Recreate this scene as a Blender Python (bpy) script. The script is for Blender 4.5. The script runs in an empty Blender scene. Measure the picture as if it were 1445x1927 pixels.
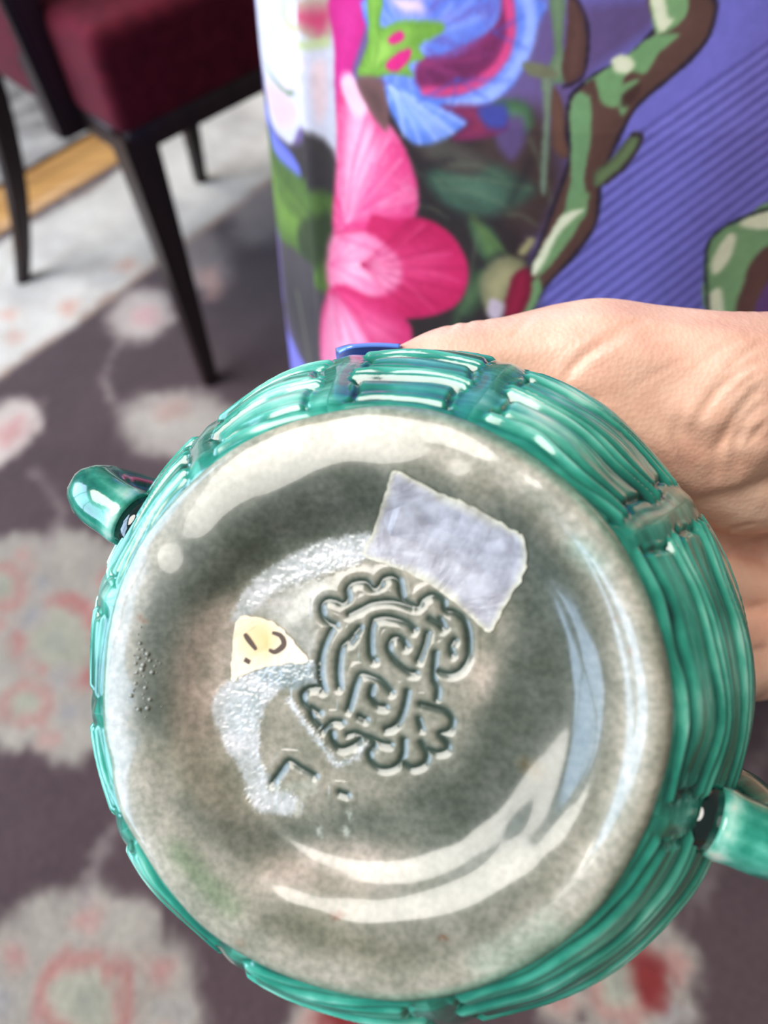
import bpy, bmesh, math, random
import numpy as np
from mathutils import Vector, Matrix

scene = bpy.context.scene
COL = scene.collection

# ------------------------------------------------------------------ camera, light, exposure
EYE = Vector((0.0, 0.0, 0.95))
cam_data = bpy.data.cameras.new('camera')
cam_data.sensor_width = 36.0
cam_data.lens = 36.0 * 1450.0 / 1927.0
cam_data.clip_start = 0.005
cam = bpy.data.objects.new('camera', cam_data)
COL.objects.link(cam)
CAM_R, CAM_U, CAM_F = (Vector(v) for v in ((0.99522, -0.07985, -0.05614), (0.09761, 0.81417, 0.57237), (0.00000, 0.57512, -0.81807)))
cam.matrix_world = Matrix((
    (CAM_R.x, CAM_U.x, -CAM_F.x, EYE.x),
    (CAM_R.y, CAM_U.y, -CAM_F.y, EYE.y),
    (CAM_R.z, CAM_U.z, -CAM_F.z, EYE.z),
    (0, 0, 0, 1)))
cam_data.dof.use_dof = True
cam_data.dof.focus_distance = 0.168
cam_data.dof.aperture_fstop = cam_data.lens / 2.6
scene.camera = cam

world = bpy.data.worlds.new('room_light')
scene.world = world
world.use_nodes = True
bg = world.node_tree.nodes['Background']
bg.inputs[0].default_value = (1.0, 0.95, 0.90, 1)
bg.inputs[1].default_value = 0.15


def window_light(name, loc, aim, sx, sy, power, color):
    ld = bpy.data.lights.new(name, 'AREA')
    ld.shape = 'RECTANGLE'
    ld.size, ld.size_y = sx, sy
    ld.energy = power
    ld.color = color
    o = bpy.data.objects.new(name, ld)
    o.location = loc
    o.rotation_euler = (Vector(aim) - Vector(loc)).to_track_quat('-Z', 'Y').to_euler()
    COL.objects.link(o)
    return o


window_light('window_daylight', (-2.12, 0.2, 1.5), (0, 0.2, 1.5), 2.8, 1.8, 105, (0.55, 0.74, 1.0))
sun_data = bpy.data.lights.new('sun', 'SUN')
sun_data.energy = 4.0
sun_data.angle = math.radians(42)
sun_data.color = (1.0, 0.95, 0.88)
sun = bpy.data.objects.new('sun', sun_data)
sun.rotation_euler = Vector((0.47, 0.03, -0.88)).to_track_quat('-Z', 'Y').to_euler()
COL.objects.link(sun)

scene.view_settings.view_transform = 'Standard'
scene.view_settings.look = 'None'
scene.view_settings.exposure = 0.3
scene.view_settings.gamma = 1.0
scene.view_settings.use_curve_mapping = False
scene.cycles.use_denoising = True
scene.cycles.max_bounces = 8

# ------------------------------------------------------------------ helpers
rng = np.random.default_rng(7)
random.seed(7)


def lin(c):
    c = np.asarray(c, float) / 255.0
    return np.where(c <= 0.04045, c / 12.92, ((c + 0.055) / 1.055) ** 2.4)


def link(o, parent=None):
    COL.objects.link(o)
    if parent is not None:
        o.parent = parent
    return o


def empty(name, loc=(0, 0, 0), mat=None):
    o = bpy.data.objects.new(name, None)
    o.empty_display_size = 0.02
    if mat is not None:
        o.matrix_world = mat
    else:
        o.location = loc
    COL.objects.link(o)
    return o


def tag(o, label, cat, group=None):
    o['label'] = label
    o['category'] = cat
    if group:
        o['group'] = group
    return o


def structure(o, label=None):
    o['kind'] = 'structure'
    if label:
        o['label'] = label
    return o


def mesh_obj(name, verts, faces, mat, parent=None, smooth=True):
    me = bpy.data.meshes.new(name)
    me.from_pydata([tuple(v) for v in verts], [], [tuple(f) for f in faces])
    me.update()
    if smooth:
        me.shade_smooth()
    me.materials.append(mat)
    return link(bpy.data.objects.new(name, me), parent)


def grid_obj(name, P, mat, parent=None, wrap_u=False, wrap_v=False):
    """P is an (nu, nv, 3) array of points: one quad surface."""
    nu, nv = P.shape[:2]
    me = bpy.data.meshes.new(name)
    idx = np.arange(nu * nv).reshape(nu, nv)
    iu = np.arange(nu if wrap_u else nu - 1)
    iv = np.arange(nv if wrap_v else nv - 1)
    a = idx[iu][:, iv]
    b = idx[(iu + 1) % nu][:, iv]
    c = idx[(iu + 1) % nu][:, (iv + 1) % nv]
    d = idx[iu][:, (iv + 1) % nv]
    F = np.stack([a, b, c, d], -1).reshape(-1, 4).astype(np.int32)
    V = P.reshape(-1, 3).astype(np.float32)
    me.vertices.add(len(V))
    me.vertices.foreach_set('co', V.ravel())
    me.loops.add(F.size)
    me.loops.foreach_set('vertex_index', F.ravel())
    me.polygons.add(len(F))
    me.polygons.foreach_set('loop_start', np.arange(0, F.size, 4, dtype=np.int32))
    me.polygons.foreach_set('loop_total', np.full(len(F), 4, dtype=np.int32))
    me.update(calc_edges=True)
    me.shade_smooth()
    me.materials.append(mat)
    return link(bpy.data.objects.new(name, me), parent)


def set_color(o, name, rgb):
    at = o.data.color_attributes.new(name, 'FLOAT_COLOR', 'POINT')
    n = len(o.data.vertices)
    buf = np.ones((n, 4), np.float32)
    buf[:, :3] = rgb
    at.data.foreach_set('color', buf.ravel())


def set_vec(o, name, xyz):
    at = o.data.attributes.new(name, 'FLOAT_VECTOR', 'POINT')
    at.data.foreach_set('vector', np.asarray(xyz, np.float32).ravel())


def bevel_box(name, cx, hx, mat, parent=None, bevel=0.004, axes=None, segs=3, taper=None):
    """Box of half sizes hx about cx, along the given axes, edges rounded."""
    bm = bmesh.new()
    bmesh.ops.create_cube(bm, size=2)
    for v in bm.verts:
        k = 1.0
        if taper is not None and v.co.z < 0:
            k = taper
        v.co = Vector((v.co.x * hx[0] * k, v.co.y * hx[1] * k, v.co.z * hx[2]))
    if bevel:
        bmesh.ops.bevel(bm, geom=bm.edges[:], offset=bevel, segments=segs, affect='EDGES', profile=0.5)
    me = bpy.data.meshes.new(name)
    bm.to_mesh(me)
    bm.free()
    me.shade_smooth()
    me.materials.append(mat)
    o = bpy.data.objects.new(name, me)
    if axes is not None:
        R = Matrix((axes[0], axes[1], axes[2])).transposed()
        me.transform(R.to_4x4())
    me.transform(Matrix.Translation(Vector(cx)))
    return link(o, parent)


def smooth_line(pts, n=6, closed=False):
    """Catmull-Rom through the points."""
    p = np.asarray(pts, float)
    m = len(p)
    if m < 3:
        return p
    out = []
    rngi = range(m) if closed else range(m - 1)
    for i in rngi:
        if closed:
            a, b, c, d = p[i - 1], p[i], p[(i + 1) % m], p[(i + 2) % m]
        else:
            a, b, c, d = p[max(i - 1, 0)], p[i], p[i + 1], p[min(i + 2, m - 1)]
        t = np.linspace(0, 1, n, endpoint=False)[:, None]
        out.append(0.5 * (2 * b + (c - a) * t + (2 * a - 5 * b + 4 * c - d) * t ** 2 + (3 * b - a - 3 * c + d) * t ** 3))
    if not closed:
        out.append(p[-1:])
    return np.concatenate(out)


def seg_dist(X, Y, pts, closed=False):
    """Distance to a polyline and the running parameter along it."""
    best = np.full(X.shape, 1e9)
    par = np.zeros(X.shape)
    n = len(pts)
    last = n if closed else n - 1
    for i in range(last):
        a, b = pts[i], pts[(i + 1) % n]
        d = b - a
        L = d @ d + 1e-12
        t = np.clip(((X - a[0]) * d[0] + (Y - a[1]) * d[1]) / L, 0, 1)
        q = np.hypot(X - a[0] - t * d[0], Y - a[1] - t * d[1])
        w = q < best
        best[w] = q[w]
        par[w] = (i + t[w]) / last
    return best, par


def inside(X, Y, pts):
    r = np.zeros(X.shape, bool)
    n = len(pts)
    for i in range(n):
        (x0, y0), (x1, y1) = pts[i], pts[(i + 1) % n]
        if y0 == y1:
            continue
        r ^= ((y0 > Y) != (y1 > Y)) & (X < (x1 - x0) * (Y - y0) / (y1 - y0) + x0)
    return r


def sstep(x):
    x = np.clip(x, 0, 1)
    return x * x * (3 - 2 * x)


class Print:
    """A flat print, kept in the cloth's own units: filled shapes and brush lines."""

    def __init__(self, u0, u1, v0, v1, step, ground):
        self.u0, self.v0, self.step = u0, v0, step
        self.nu, self.nv = int((u1 - u0) / step), int((v1 - v0) / step)
        self.img = np.zeros((self.nu, self.nv, 3))
        self.img[:] = ground
        n = rng.random((self.nu // 10 + 3, self.nv // 10 + 3))
        gx, gy = np.arange(self.nu) / 10, np.arange(self.nv) / 10
        ix, iy = gx.astype(int), gy.astype(int)
        fx, fy = sstep(gx - ix)[:, None], sstep(gy - iy)[None]
        self.noise = (n[ix][:, iy] * (1 - fx) * (1 - fy) + n[ix + 1][:, iy] * fx * (1 - fy)
                      + n[ix][:, iy + 1] * (1 - fx) * fy + n[ix + 1][:, iy + 1] * fx * fy)
        fine = rng.random((self.nu // 3 + 2, self.nv // 3 + 2))
        self.noise = 0.55 * self.noise + 0.45 * np.kron(fine, np.ones((3, 3)))[:self.nu, :self.nv]

    def window(self, pts, pad):
        lo = ((pts.min(0) - pad - (self.u0, self.v0)) / self.step).astype(int)
        hi = ((pts.max(0) + pad - (self.u0, self.v0)) / self.step).astype(int) + 2
        a0, a1 = max(lo[0], 0), min(hi[0], self.nu)
        b0, b1 = max(lo[1], 0), min(hi[1], self.nv)
        if a1 <= a0 or b1 <= b0:
            return None
        X, Y = np.meshgrid(self.u0 + np.arange(a0, a1) * self.step, self.v0 + np.arange(b0, b1) * self.step, indexing='ij')
        return slice(a0, a1), slice(b0, b1), X, Y

    def run(self, ops, k=1.0, rough=0.0):
        for op in ops:
            if op[0] == 'poly':
                _, pts, c1, c2, soft, alpha, streak = op
                pts = smooth_line(pts, 4, True)
                s = soft * k
                w = self.window(pts, s)
                if w is None:
                    continue
                su, sv, X, Y = w
                d, _ = seg_dist(X, Y, pts, True)
                d = np.where(inside(X, Y, pts), d, -d)
                if rough:
                    d = d + (self.noise[su, sv] - 0.5) * rough
                a = sstep(d / s * 0.5 + 0.5) * alpha
                size = max(d.max(), 1e-6)
                c = np.broadcast_to(np.array(c1, float), X.shape + (3,)).copy()
                if c2 is not None:
                    g = sstep(d / size)[..., None]
                    c = c * (1 - g) + np.array(c2, float) * g
                if streak is not None:
                    (cu, cv), kk, amp, sc = streak
                    ang = np.arctan2(Y - cv, X - cu) + 0.25 * (self.noise[su, sv] - 0.5)
                    rr = np.hypot(X - cu, Y - cv)
                    g = (0.5 + 0.5 * np.sin(kk * ang * 1.6 + 1.3 * np.sin(rr / size * 0.4)))[..., None] ** 2 * amp
                    c = c * (1 - g) + np.array(sc, float) * g
                self.img[su, sv] = self.img[su, sv] * (1 - a[..., None]) + c * a[..., None]
            else:
                _, pts, c, w0, w1, soft, alpha = op
                pts = smooth_line(pts, 4)
                s = soft * k
                w = self.window(pts, s + max(w0, w1))
                if w is None:
                    continue
                su, sv, X, Y = w
                d, t = seg_dist(X, Y, pts)
                wd = (w0 + (w1 - w0) * t) * 0.5 * k
                if rough:
                    d = d + (self.noise[su, sv] - 0.5) * rough
                a = (sstep((wd - d) / s * 0.5 + 0.5) * alpha)[..., None]
                self.img[su, sv] = self.img[su, sv] * (1 - a) + np.array(c, float) * a

    def at(self, u, v):
        x = np.clip((u - self.u0) / self.step, 0, self.nu - 1.001)
        y = np.clip((v - self.v0) / self.step, 0, self.nv - 1.001)
        i, j = x.astype(int), y.astype(int)
        fx, fy = (x - i)[..., None], (y - j)[..., None]
        I = self.img
        return (I[i, j] * (1 - fx) * (1 - fy) + I[i + 1, j] * fx * (1 - fy) + I[i, j + 1] * (1 - fx) * fy + I[i + 1, j + 1] * fx * fy)


# ------------------------------------------------------------------ materials
def material(name, color=(0.5, 0.5, 0.5), rough=0.5, attr=None, coat=0.0, spec=0.5, sheen=0.0):
    m = bpy.data.materials.new(name)
    m.use_nodes = True
    nt = m.node_tree
    b = nt.nodes['Principled BSDF']
    b.inputs['Base Color'].default_value = (*color, 1)
    b.inputs['Roughness'].default_value = rough
    b.inputs['Specular IOR Level'].default_value = spec
    b.inputs['Coat Weight'].default_value = coat
    b.inputs['Coat Roughness'].default_value = 0.05
    b.inputs['Sheen Weight'].default_value = sheen
    return m, nt, b


def node(nt, kind, **kw):
    n = nt.nodes.new(kind)
    for k, v in kw.items():
        if k.startswith('i_'):
            n.inputs[k[2:].replace('_', ' ')].default_value = v
        else:
            setattr(n, k, v)
    return n


def noise_tint(nt, b, base_socket, scale, amount, vec=None, detail=4, dark=(0.25, 0.25, 0.25), lo=0.35, hi=0.65):
    """Multiply a colour by a soft noise between dark and white."""
    n = node(nt, 'ShaderNodeTexNoise', i_Scale=scale, i_Detail=detail)
    if vec is not None:
        nt.links.new(vec, n.inputs['Vector'])
    r = node(nt, 'ShaderNodeMapRange')
    r.inputs[1].default_value = lo
    r.inputs[2].default_value = hi
    nt.links.new(n.outputs['Fac'], r.inputs[0])
    mix = node(nt, 'ShaderNodeMix', data_type='RGBA', blend_type='MULTIPLY')
    mix.inputs[0].default_value = amount
    nt.links.new(base_socket, mix.inputs[6])
    cr = node(nt, 'ShaderNodeMix', data_type='RGBA')
    cr.inputs[6].default_value = (*dark, 1)
    cr.inputs[7].default_value = (1, 1, 1, 1)
    nt.links.new(r.outputs[0], cr.inputs[0])
    nt.links.new(cr.outputs[2], mix.inputs[7])
    return mix.outputs[2], n.outputs['Fac']


def bump(nt, b, height, strength, dist):
    bp = node(nt, 'ShaderNodeBump')
    bp.inputs['Strength'].default_value = strength
    bp.inputs['Distance'].default_value = dist
    nt.links.new(height, bp.inputs['Height'])
    nt.links.new(bp.outputs[0], b.inputs['Normal'])


def ramp(nt, src, stops):
    r = node(nt, 'ShaderNodeValToRGB')
    e = r.color_ramp.elements
    while len(e) < len(stops):
        e.new(0.5)
    for el, (p, c) in zip(e, stops):
        el.position = p
        el.color = (*c, 1)
    nt.links.new(src, r.inputs[0])
    return r.outputs[0]


def attr_color(nt, name):
    return node(nt, 'ShaderNodeAttribute', attribute_name=name)


# majolica glaze: thin and pale on ridges, pooled and dark in hollows, streaked along the reeds
def make_glaze(name, streaky=True):
    m, nt, b = material(name, rough=0.16, coat=0.6, spec=0.55)
    a = attr_color(nt, 'relief')
    flow = node(nt, 'ShaderNodeAttribute', attribute_name='flow')
    mp = node(nt, 'ShaderNodeMapping')
    mp.inputs['Scale'].default_value = (70, 520, 1) if streaky else (150, 150, 150)
    nt.links.new(flow.outputs['Vector'], mp.inputs['Vector'])
    n = node(nt, 'ShaderNodeTexNoise', i_Scale=1.0, i_Detail=6, i_Roughness=0.6)
    nt.links.new(mp.outputs[0], n.inputs['Vector'])
    n2 = node(nt, 'ShaderNodeTexNoise', i_Scale=75, i_Detail=3)
    nt.links.new(flow.outputs['Vector'], n2.inputs['Vector'])
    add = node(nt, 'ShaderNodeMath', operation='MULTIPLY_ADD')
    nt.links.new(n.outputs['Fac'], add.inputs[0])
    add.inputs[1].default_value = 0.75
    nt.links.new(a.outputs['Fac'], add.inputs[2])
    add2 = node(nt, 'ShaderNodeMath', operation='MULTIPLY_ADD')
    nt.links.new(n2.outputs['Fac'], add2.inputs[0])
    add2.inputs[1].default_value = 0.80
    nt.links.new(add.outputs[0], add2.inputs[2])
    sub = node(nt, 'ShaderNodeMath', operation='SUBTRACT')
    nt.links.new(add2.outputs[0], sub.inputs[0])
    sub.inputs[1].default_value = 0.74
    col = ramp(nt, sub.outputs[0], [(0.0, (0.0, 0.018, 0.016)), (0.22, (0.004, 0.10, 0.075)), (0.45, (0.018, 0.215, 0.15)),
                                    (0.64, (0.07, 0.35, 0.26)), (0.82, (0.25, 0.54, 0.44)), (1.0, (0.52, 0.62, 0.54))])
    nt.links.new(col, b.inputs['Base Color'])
    bump(nt, b, n.outputs['Fac'], 0.25, 0.0006)
    return m


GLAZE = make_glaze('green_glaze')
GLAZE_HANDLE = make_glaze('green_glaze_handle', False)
JOINT_SHADE, nt, b = material('joint_shade_black', (0.003, 0.012, 0.012), 0.08, coat=0.8)  # near-black paint for the shaded gap at the handle joints

BASE_GLAZE, nt, b = material('grey_base_glaze', rough=0.22, coat=0.45, spec=0.42)
a = attr_color(nt, 'tint')
geo = node(nt, 'ShaderNodeTexCoord')
c, f = noise_tint(nt, b, a.outputs['Color'], 800, 0.6, geo.outputs['Object'], 5, (0.45, 0.5, 0.47))
c, f2 = noise_tint(nt, b, c, 150, 0.75, geo.outputs['Object'], 4, (0.55, 0.6, 0.56))
nt.links.new(c, b.inputs['Base Color'])
bump(nt, b, f2, 0.06, 0.0006)

MARK_GLAZE, nt, b = material('mark_glaze', (0.07, 0.10, 0.085), 0.2, coat=0.6)
RESIDUE, nt, b = material('label_residue', rough=0.35, spec=0.5)
a = attr_color(nt, 'tint')
geo = node(nt, 'ShaderNodeTexCoord')
c, f = noise_tint(nt, b, a.outputs['Color'], 260, 0.9, geo.outputs['Object'], 8, (0.60, 0.59, 0.60), 0.38, 0.64)
nt.links.new(c, b.inputs['Base Color'])
bump(nt, b, f, 0.5, 0.0006)
SCRAP, nt, b = material('old_paper', rough=0.6)
a = attr_color(nt, 'tint')
nt.links.new(a.outputs['Color'], b.inputs['Base Color'])
INK, nt, b = material('brown_ink', (0.06, 0.03, 0.015), 0.6)
BUBBLE, nt, b = material('glaze_bubble', (0.42, 0.42, 0.40), 0.08, coat=1.0)

SKIN, nt, b = material('skin', rough=0.42, spec=0.4)
b.inputs['Subsurface Weight'].default_value = 0.18
b.inputs['Subsurface Radius'].default_value = (0.006, 0.0025, 0.0015)
b.inputs['Subsurface Scale'].default_value = 0.6
geo = node(nt, 'ShaderNodeTexCoord')
n = node(nt, 'ShaderNodeTexNoise', i_Scale=42, i_Detail=5, i_Roughness=0.6)
nt.links.new(geo.outputs['Object'], n.inputs['Vector'])
col = ramp(nt, n.outputs['Fac'], [(0.3, (0.66, 0.34, 0.25)), (0.5, (0.74, 0.45, 0.33)), (0.7, (0.79, 0.53, 0.40))])
nt.links.new(col, b.inputs['Base Color'])
v = node(nt, 'ShaderNodeTexVoronoi', i_Scale=900)
nt.links.new(geo.outputs['Object'], v.inputs['Vector'])
bump(nt, b, v.outputs['Distance'], 0.16, 0.0006)
NAIL, nt, b = material('blue_nail_polish', (0.13, 0.25, 0.78), 0.12, coat=1.0)

CLOTH, nt, b = material('printed_cloth', rough=0.75, spec=0.2, sheen=0.03)
a = attr_color(nt, 'print')
geo = node(nt, 'ShaderNodeTexCoord')
c, f = noise_tint(nt, b, a.outputs['Color'], 260, 0.12, geo.outputs['Object'], 3)
nt.links.new(c, b.inputs['Base Color'])
w = node(nt, 'ShaderNodeTexNoise', i_Scale=1500, i_Detail=2)
nt.links.new(geo.outputs['Object'], w.inputs['Vector'])
bump(nt, b, w.outputs['Fac'], 0.12, 0.0005)

RUG, nt, b = material('rug_pile', rough=0.95, spec=0.1, sheen=0.3)
a = attr_color(nt, 'print')
geo = node(nt, 'ShaderNodeTexCoord')
c, f = noise_tint(nt, b, a.outputs['Color'], 9, 0.35, geo.outputs['Object'], 6, (0.5, 0.48, 0.48))
c, f = noise_tint(nt, b, c, 160, 0.4, geo.outputs['Object'], 3, (0.5, 0.5, 0.5))
nt.links.new(c, b.inputs['Base Color'])
bump(nt, b, f, 0.6, 0.004)
GREY_RUG, nt, b = material('grey_rug_pile', (0.34, 0.33, 0.32), 0.95, spec=0.1)
n = node(nt, 'ShaderNodeTexNoise', i_Scale=14, i_Detail=5)
geo = node(nt, 'ShaderNodeTexCoord')
nt.links.new(geo.outputs['Object'], n.inputs['Vector'])
col = ramp(nt, n.outputs['Fac'], [(0.35, (0.20, 0.19, 0.19)), (0.65, (0.48, 0.46, 0.45))])
nt.links.new(col, b.inputs['Base Color'])

WOOD, nt, b = material('honey_floor_wood', rough=0.35)
geo = node(nt, 'ShaderNodeTexCoord')
mp = node(nt, 'ShaderNodeMapping')
mp.inputs['Scale'].default_value = (3, 40, 3)
nt.links.new(geo.outputs['Object'], mp.inputs['Vector'])
n = node(nt, 'ShaderNodeTexNoise', i_Scale=1.5, i_Detail=6)
nt.links.new(mp.outputs[0], n.inputs['Vector'])
col = ramp(nt, n.outputs['Fac'], [(0.3, (0.32, 0.15, 0.045)), (0.7, (0.55, 0.30, 0.10))])
nt.links.new(col, b.inputs['Base Color'])
SUBFLOOR, nt, b = material('subfloor', (0.12, 0.08, 0.05), 0.8)

DARK_WOOD, nt, b = material('dark_chair_wood', rough=0.38)
geo = node(nt, 'ShaderNodeTexCoord')
mp = node(nt, 'ShaderNodeMapping')
mp.inputs['Scale'].default_value = (30, 30, 3)
nt.links.new(geo.outputs['Object'], mp.inputs['Vector'])
n = node(nt, 'ShaderNodeTexNoise', i_Scale=2, i_Detail=5)
nt.links.new(mp.outputs[0], n.inputs['Vector'])
col = ramp(nt, n.outputs['Fac'], [(0.3, (0.010, 0.005, 0.005)), (0.7, (0.028, 0.014, 0.013))])
nt.links.new(col, b.inputs['Base Color'])

RED_CLOTH, nt, b = material('wine_red_upholstery', rough=0.9, sheen=0.04, spec=0.2)
geo = node(nt, 'ShaderNodeTexCoord')
n = node(nt, 'ShaderNodeTexNoise', i_Scale=60, i_Detail=4)
nt.links.new(geo.outputs['Object'], n.inputs['Vector'])
col = ramp(nt, n.outputs['Fac'], [(0.3, (0.080, 0.004, 0.012)), (0.7, (0.135, 0.008, 0.020))])
nt.links.new(col, b.inputs['Base Color'])
w = node(nt, 'ShaderNodeTexNoise', i_Scale=700, i_Detail=2)
nt.links.new(geo.outputs['Object'], w.inputs['Vector'])
bump(nt, b, w.outputs['Fac'], 0.3, 0.002)

PLASTER, nt, b = material('wall_plaster', (0.72, 0.70, 0.66), 0.9)
n = node(nt, 'ShaderNodeTexNoise', i_Scale=30, i_Detail=4)
bump(nt, b, n.outputs['Fac'], 0.1, 0.002)
FRAME_PAINT, nt, b = material('white_window_paint', (0.75, 0.75, 0.73), 0.4)

# ------------------------------------------------------------------ the room: floor, wall with its window
E1 = Vector((math.cos(math.radians(46)), math.sin(math.radians(46)), 0))
E2 = Vector((-E1.y, E1.x, 0))
EZ = Vector((0, 0, 1))

fl = structure(bevel_box('floor', (0.35, 0.9, -0.05), (2.5, 2.8, 0.03), SUBFLOOR, bevel=0))
PLANK_S = 1.40
for i in range(9):
    s2 = PLANK_S + 0.045 + i * 0.09
    for k, (lo, hi) in enumerate(((-0.9, 0.15 + 0.2 * (i % 3)), (0.152 + 0.2 * (i % 3), 1.5))):
        mid = E1 * ((lo + hi) / 2) + E2 * s2
        bevel_box('plank', (mid.x, mid.y, -0.0105), ((hi - lo) / 2, 0.0445, 0.0095), WOOD, fl, 0.0012, (E1, E2, EZ), 1)

WX = -2.0
wl = empty('wall_left', (WX, 0, 0))
structure(wl)
for (y0, y1, z0, z1) in ((-1.9, 3.7, -0.02, 0.6), (-1.9, 3.7, 2.4, 2.8), (-1.9, -1.2, 0.6, 2.4), (1.6, 3.7, 0.6, 2.4)):
    bevel_box('wall_panel', (0, (y0 + y1) / 2, (z0 + z1) / 2), (0.06, (y1 - y0) / 2, (z1 - z0) / 2), PLASTER, wl, 0)
wn = empty('window_1', (WX, 0.2, 0.6))
structure(wn)
for y in (-1.38, -0.46, 0.46, 1.38):
    bevel_box('window_frame', (0.02, y, 0.9), (0.03, 0.03, 0.9), FRAME_PAINT, wn, 0.004)
for z in (0.025, 1.775):
    bevel_box('window_frame', (0.025, 0, z), (0.026, 1.4, 0.025), FRAME_PAINT, wn, 0.004)

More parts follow.
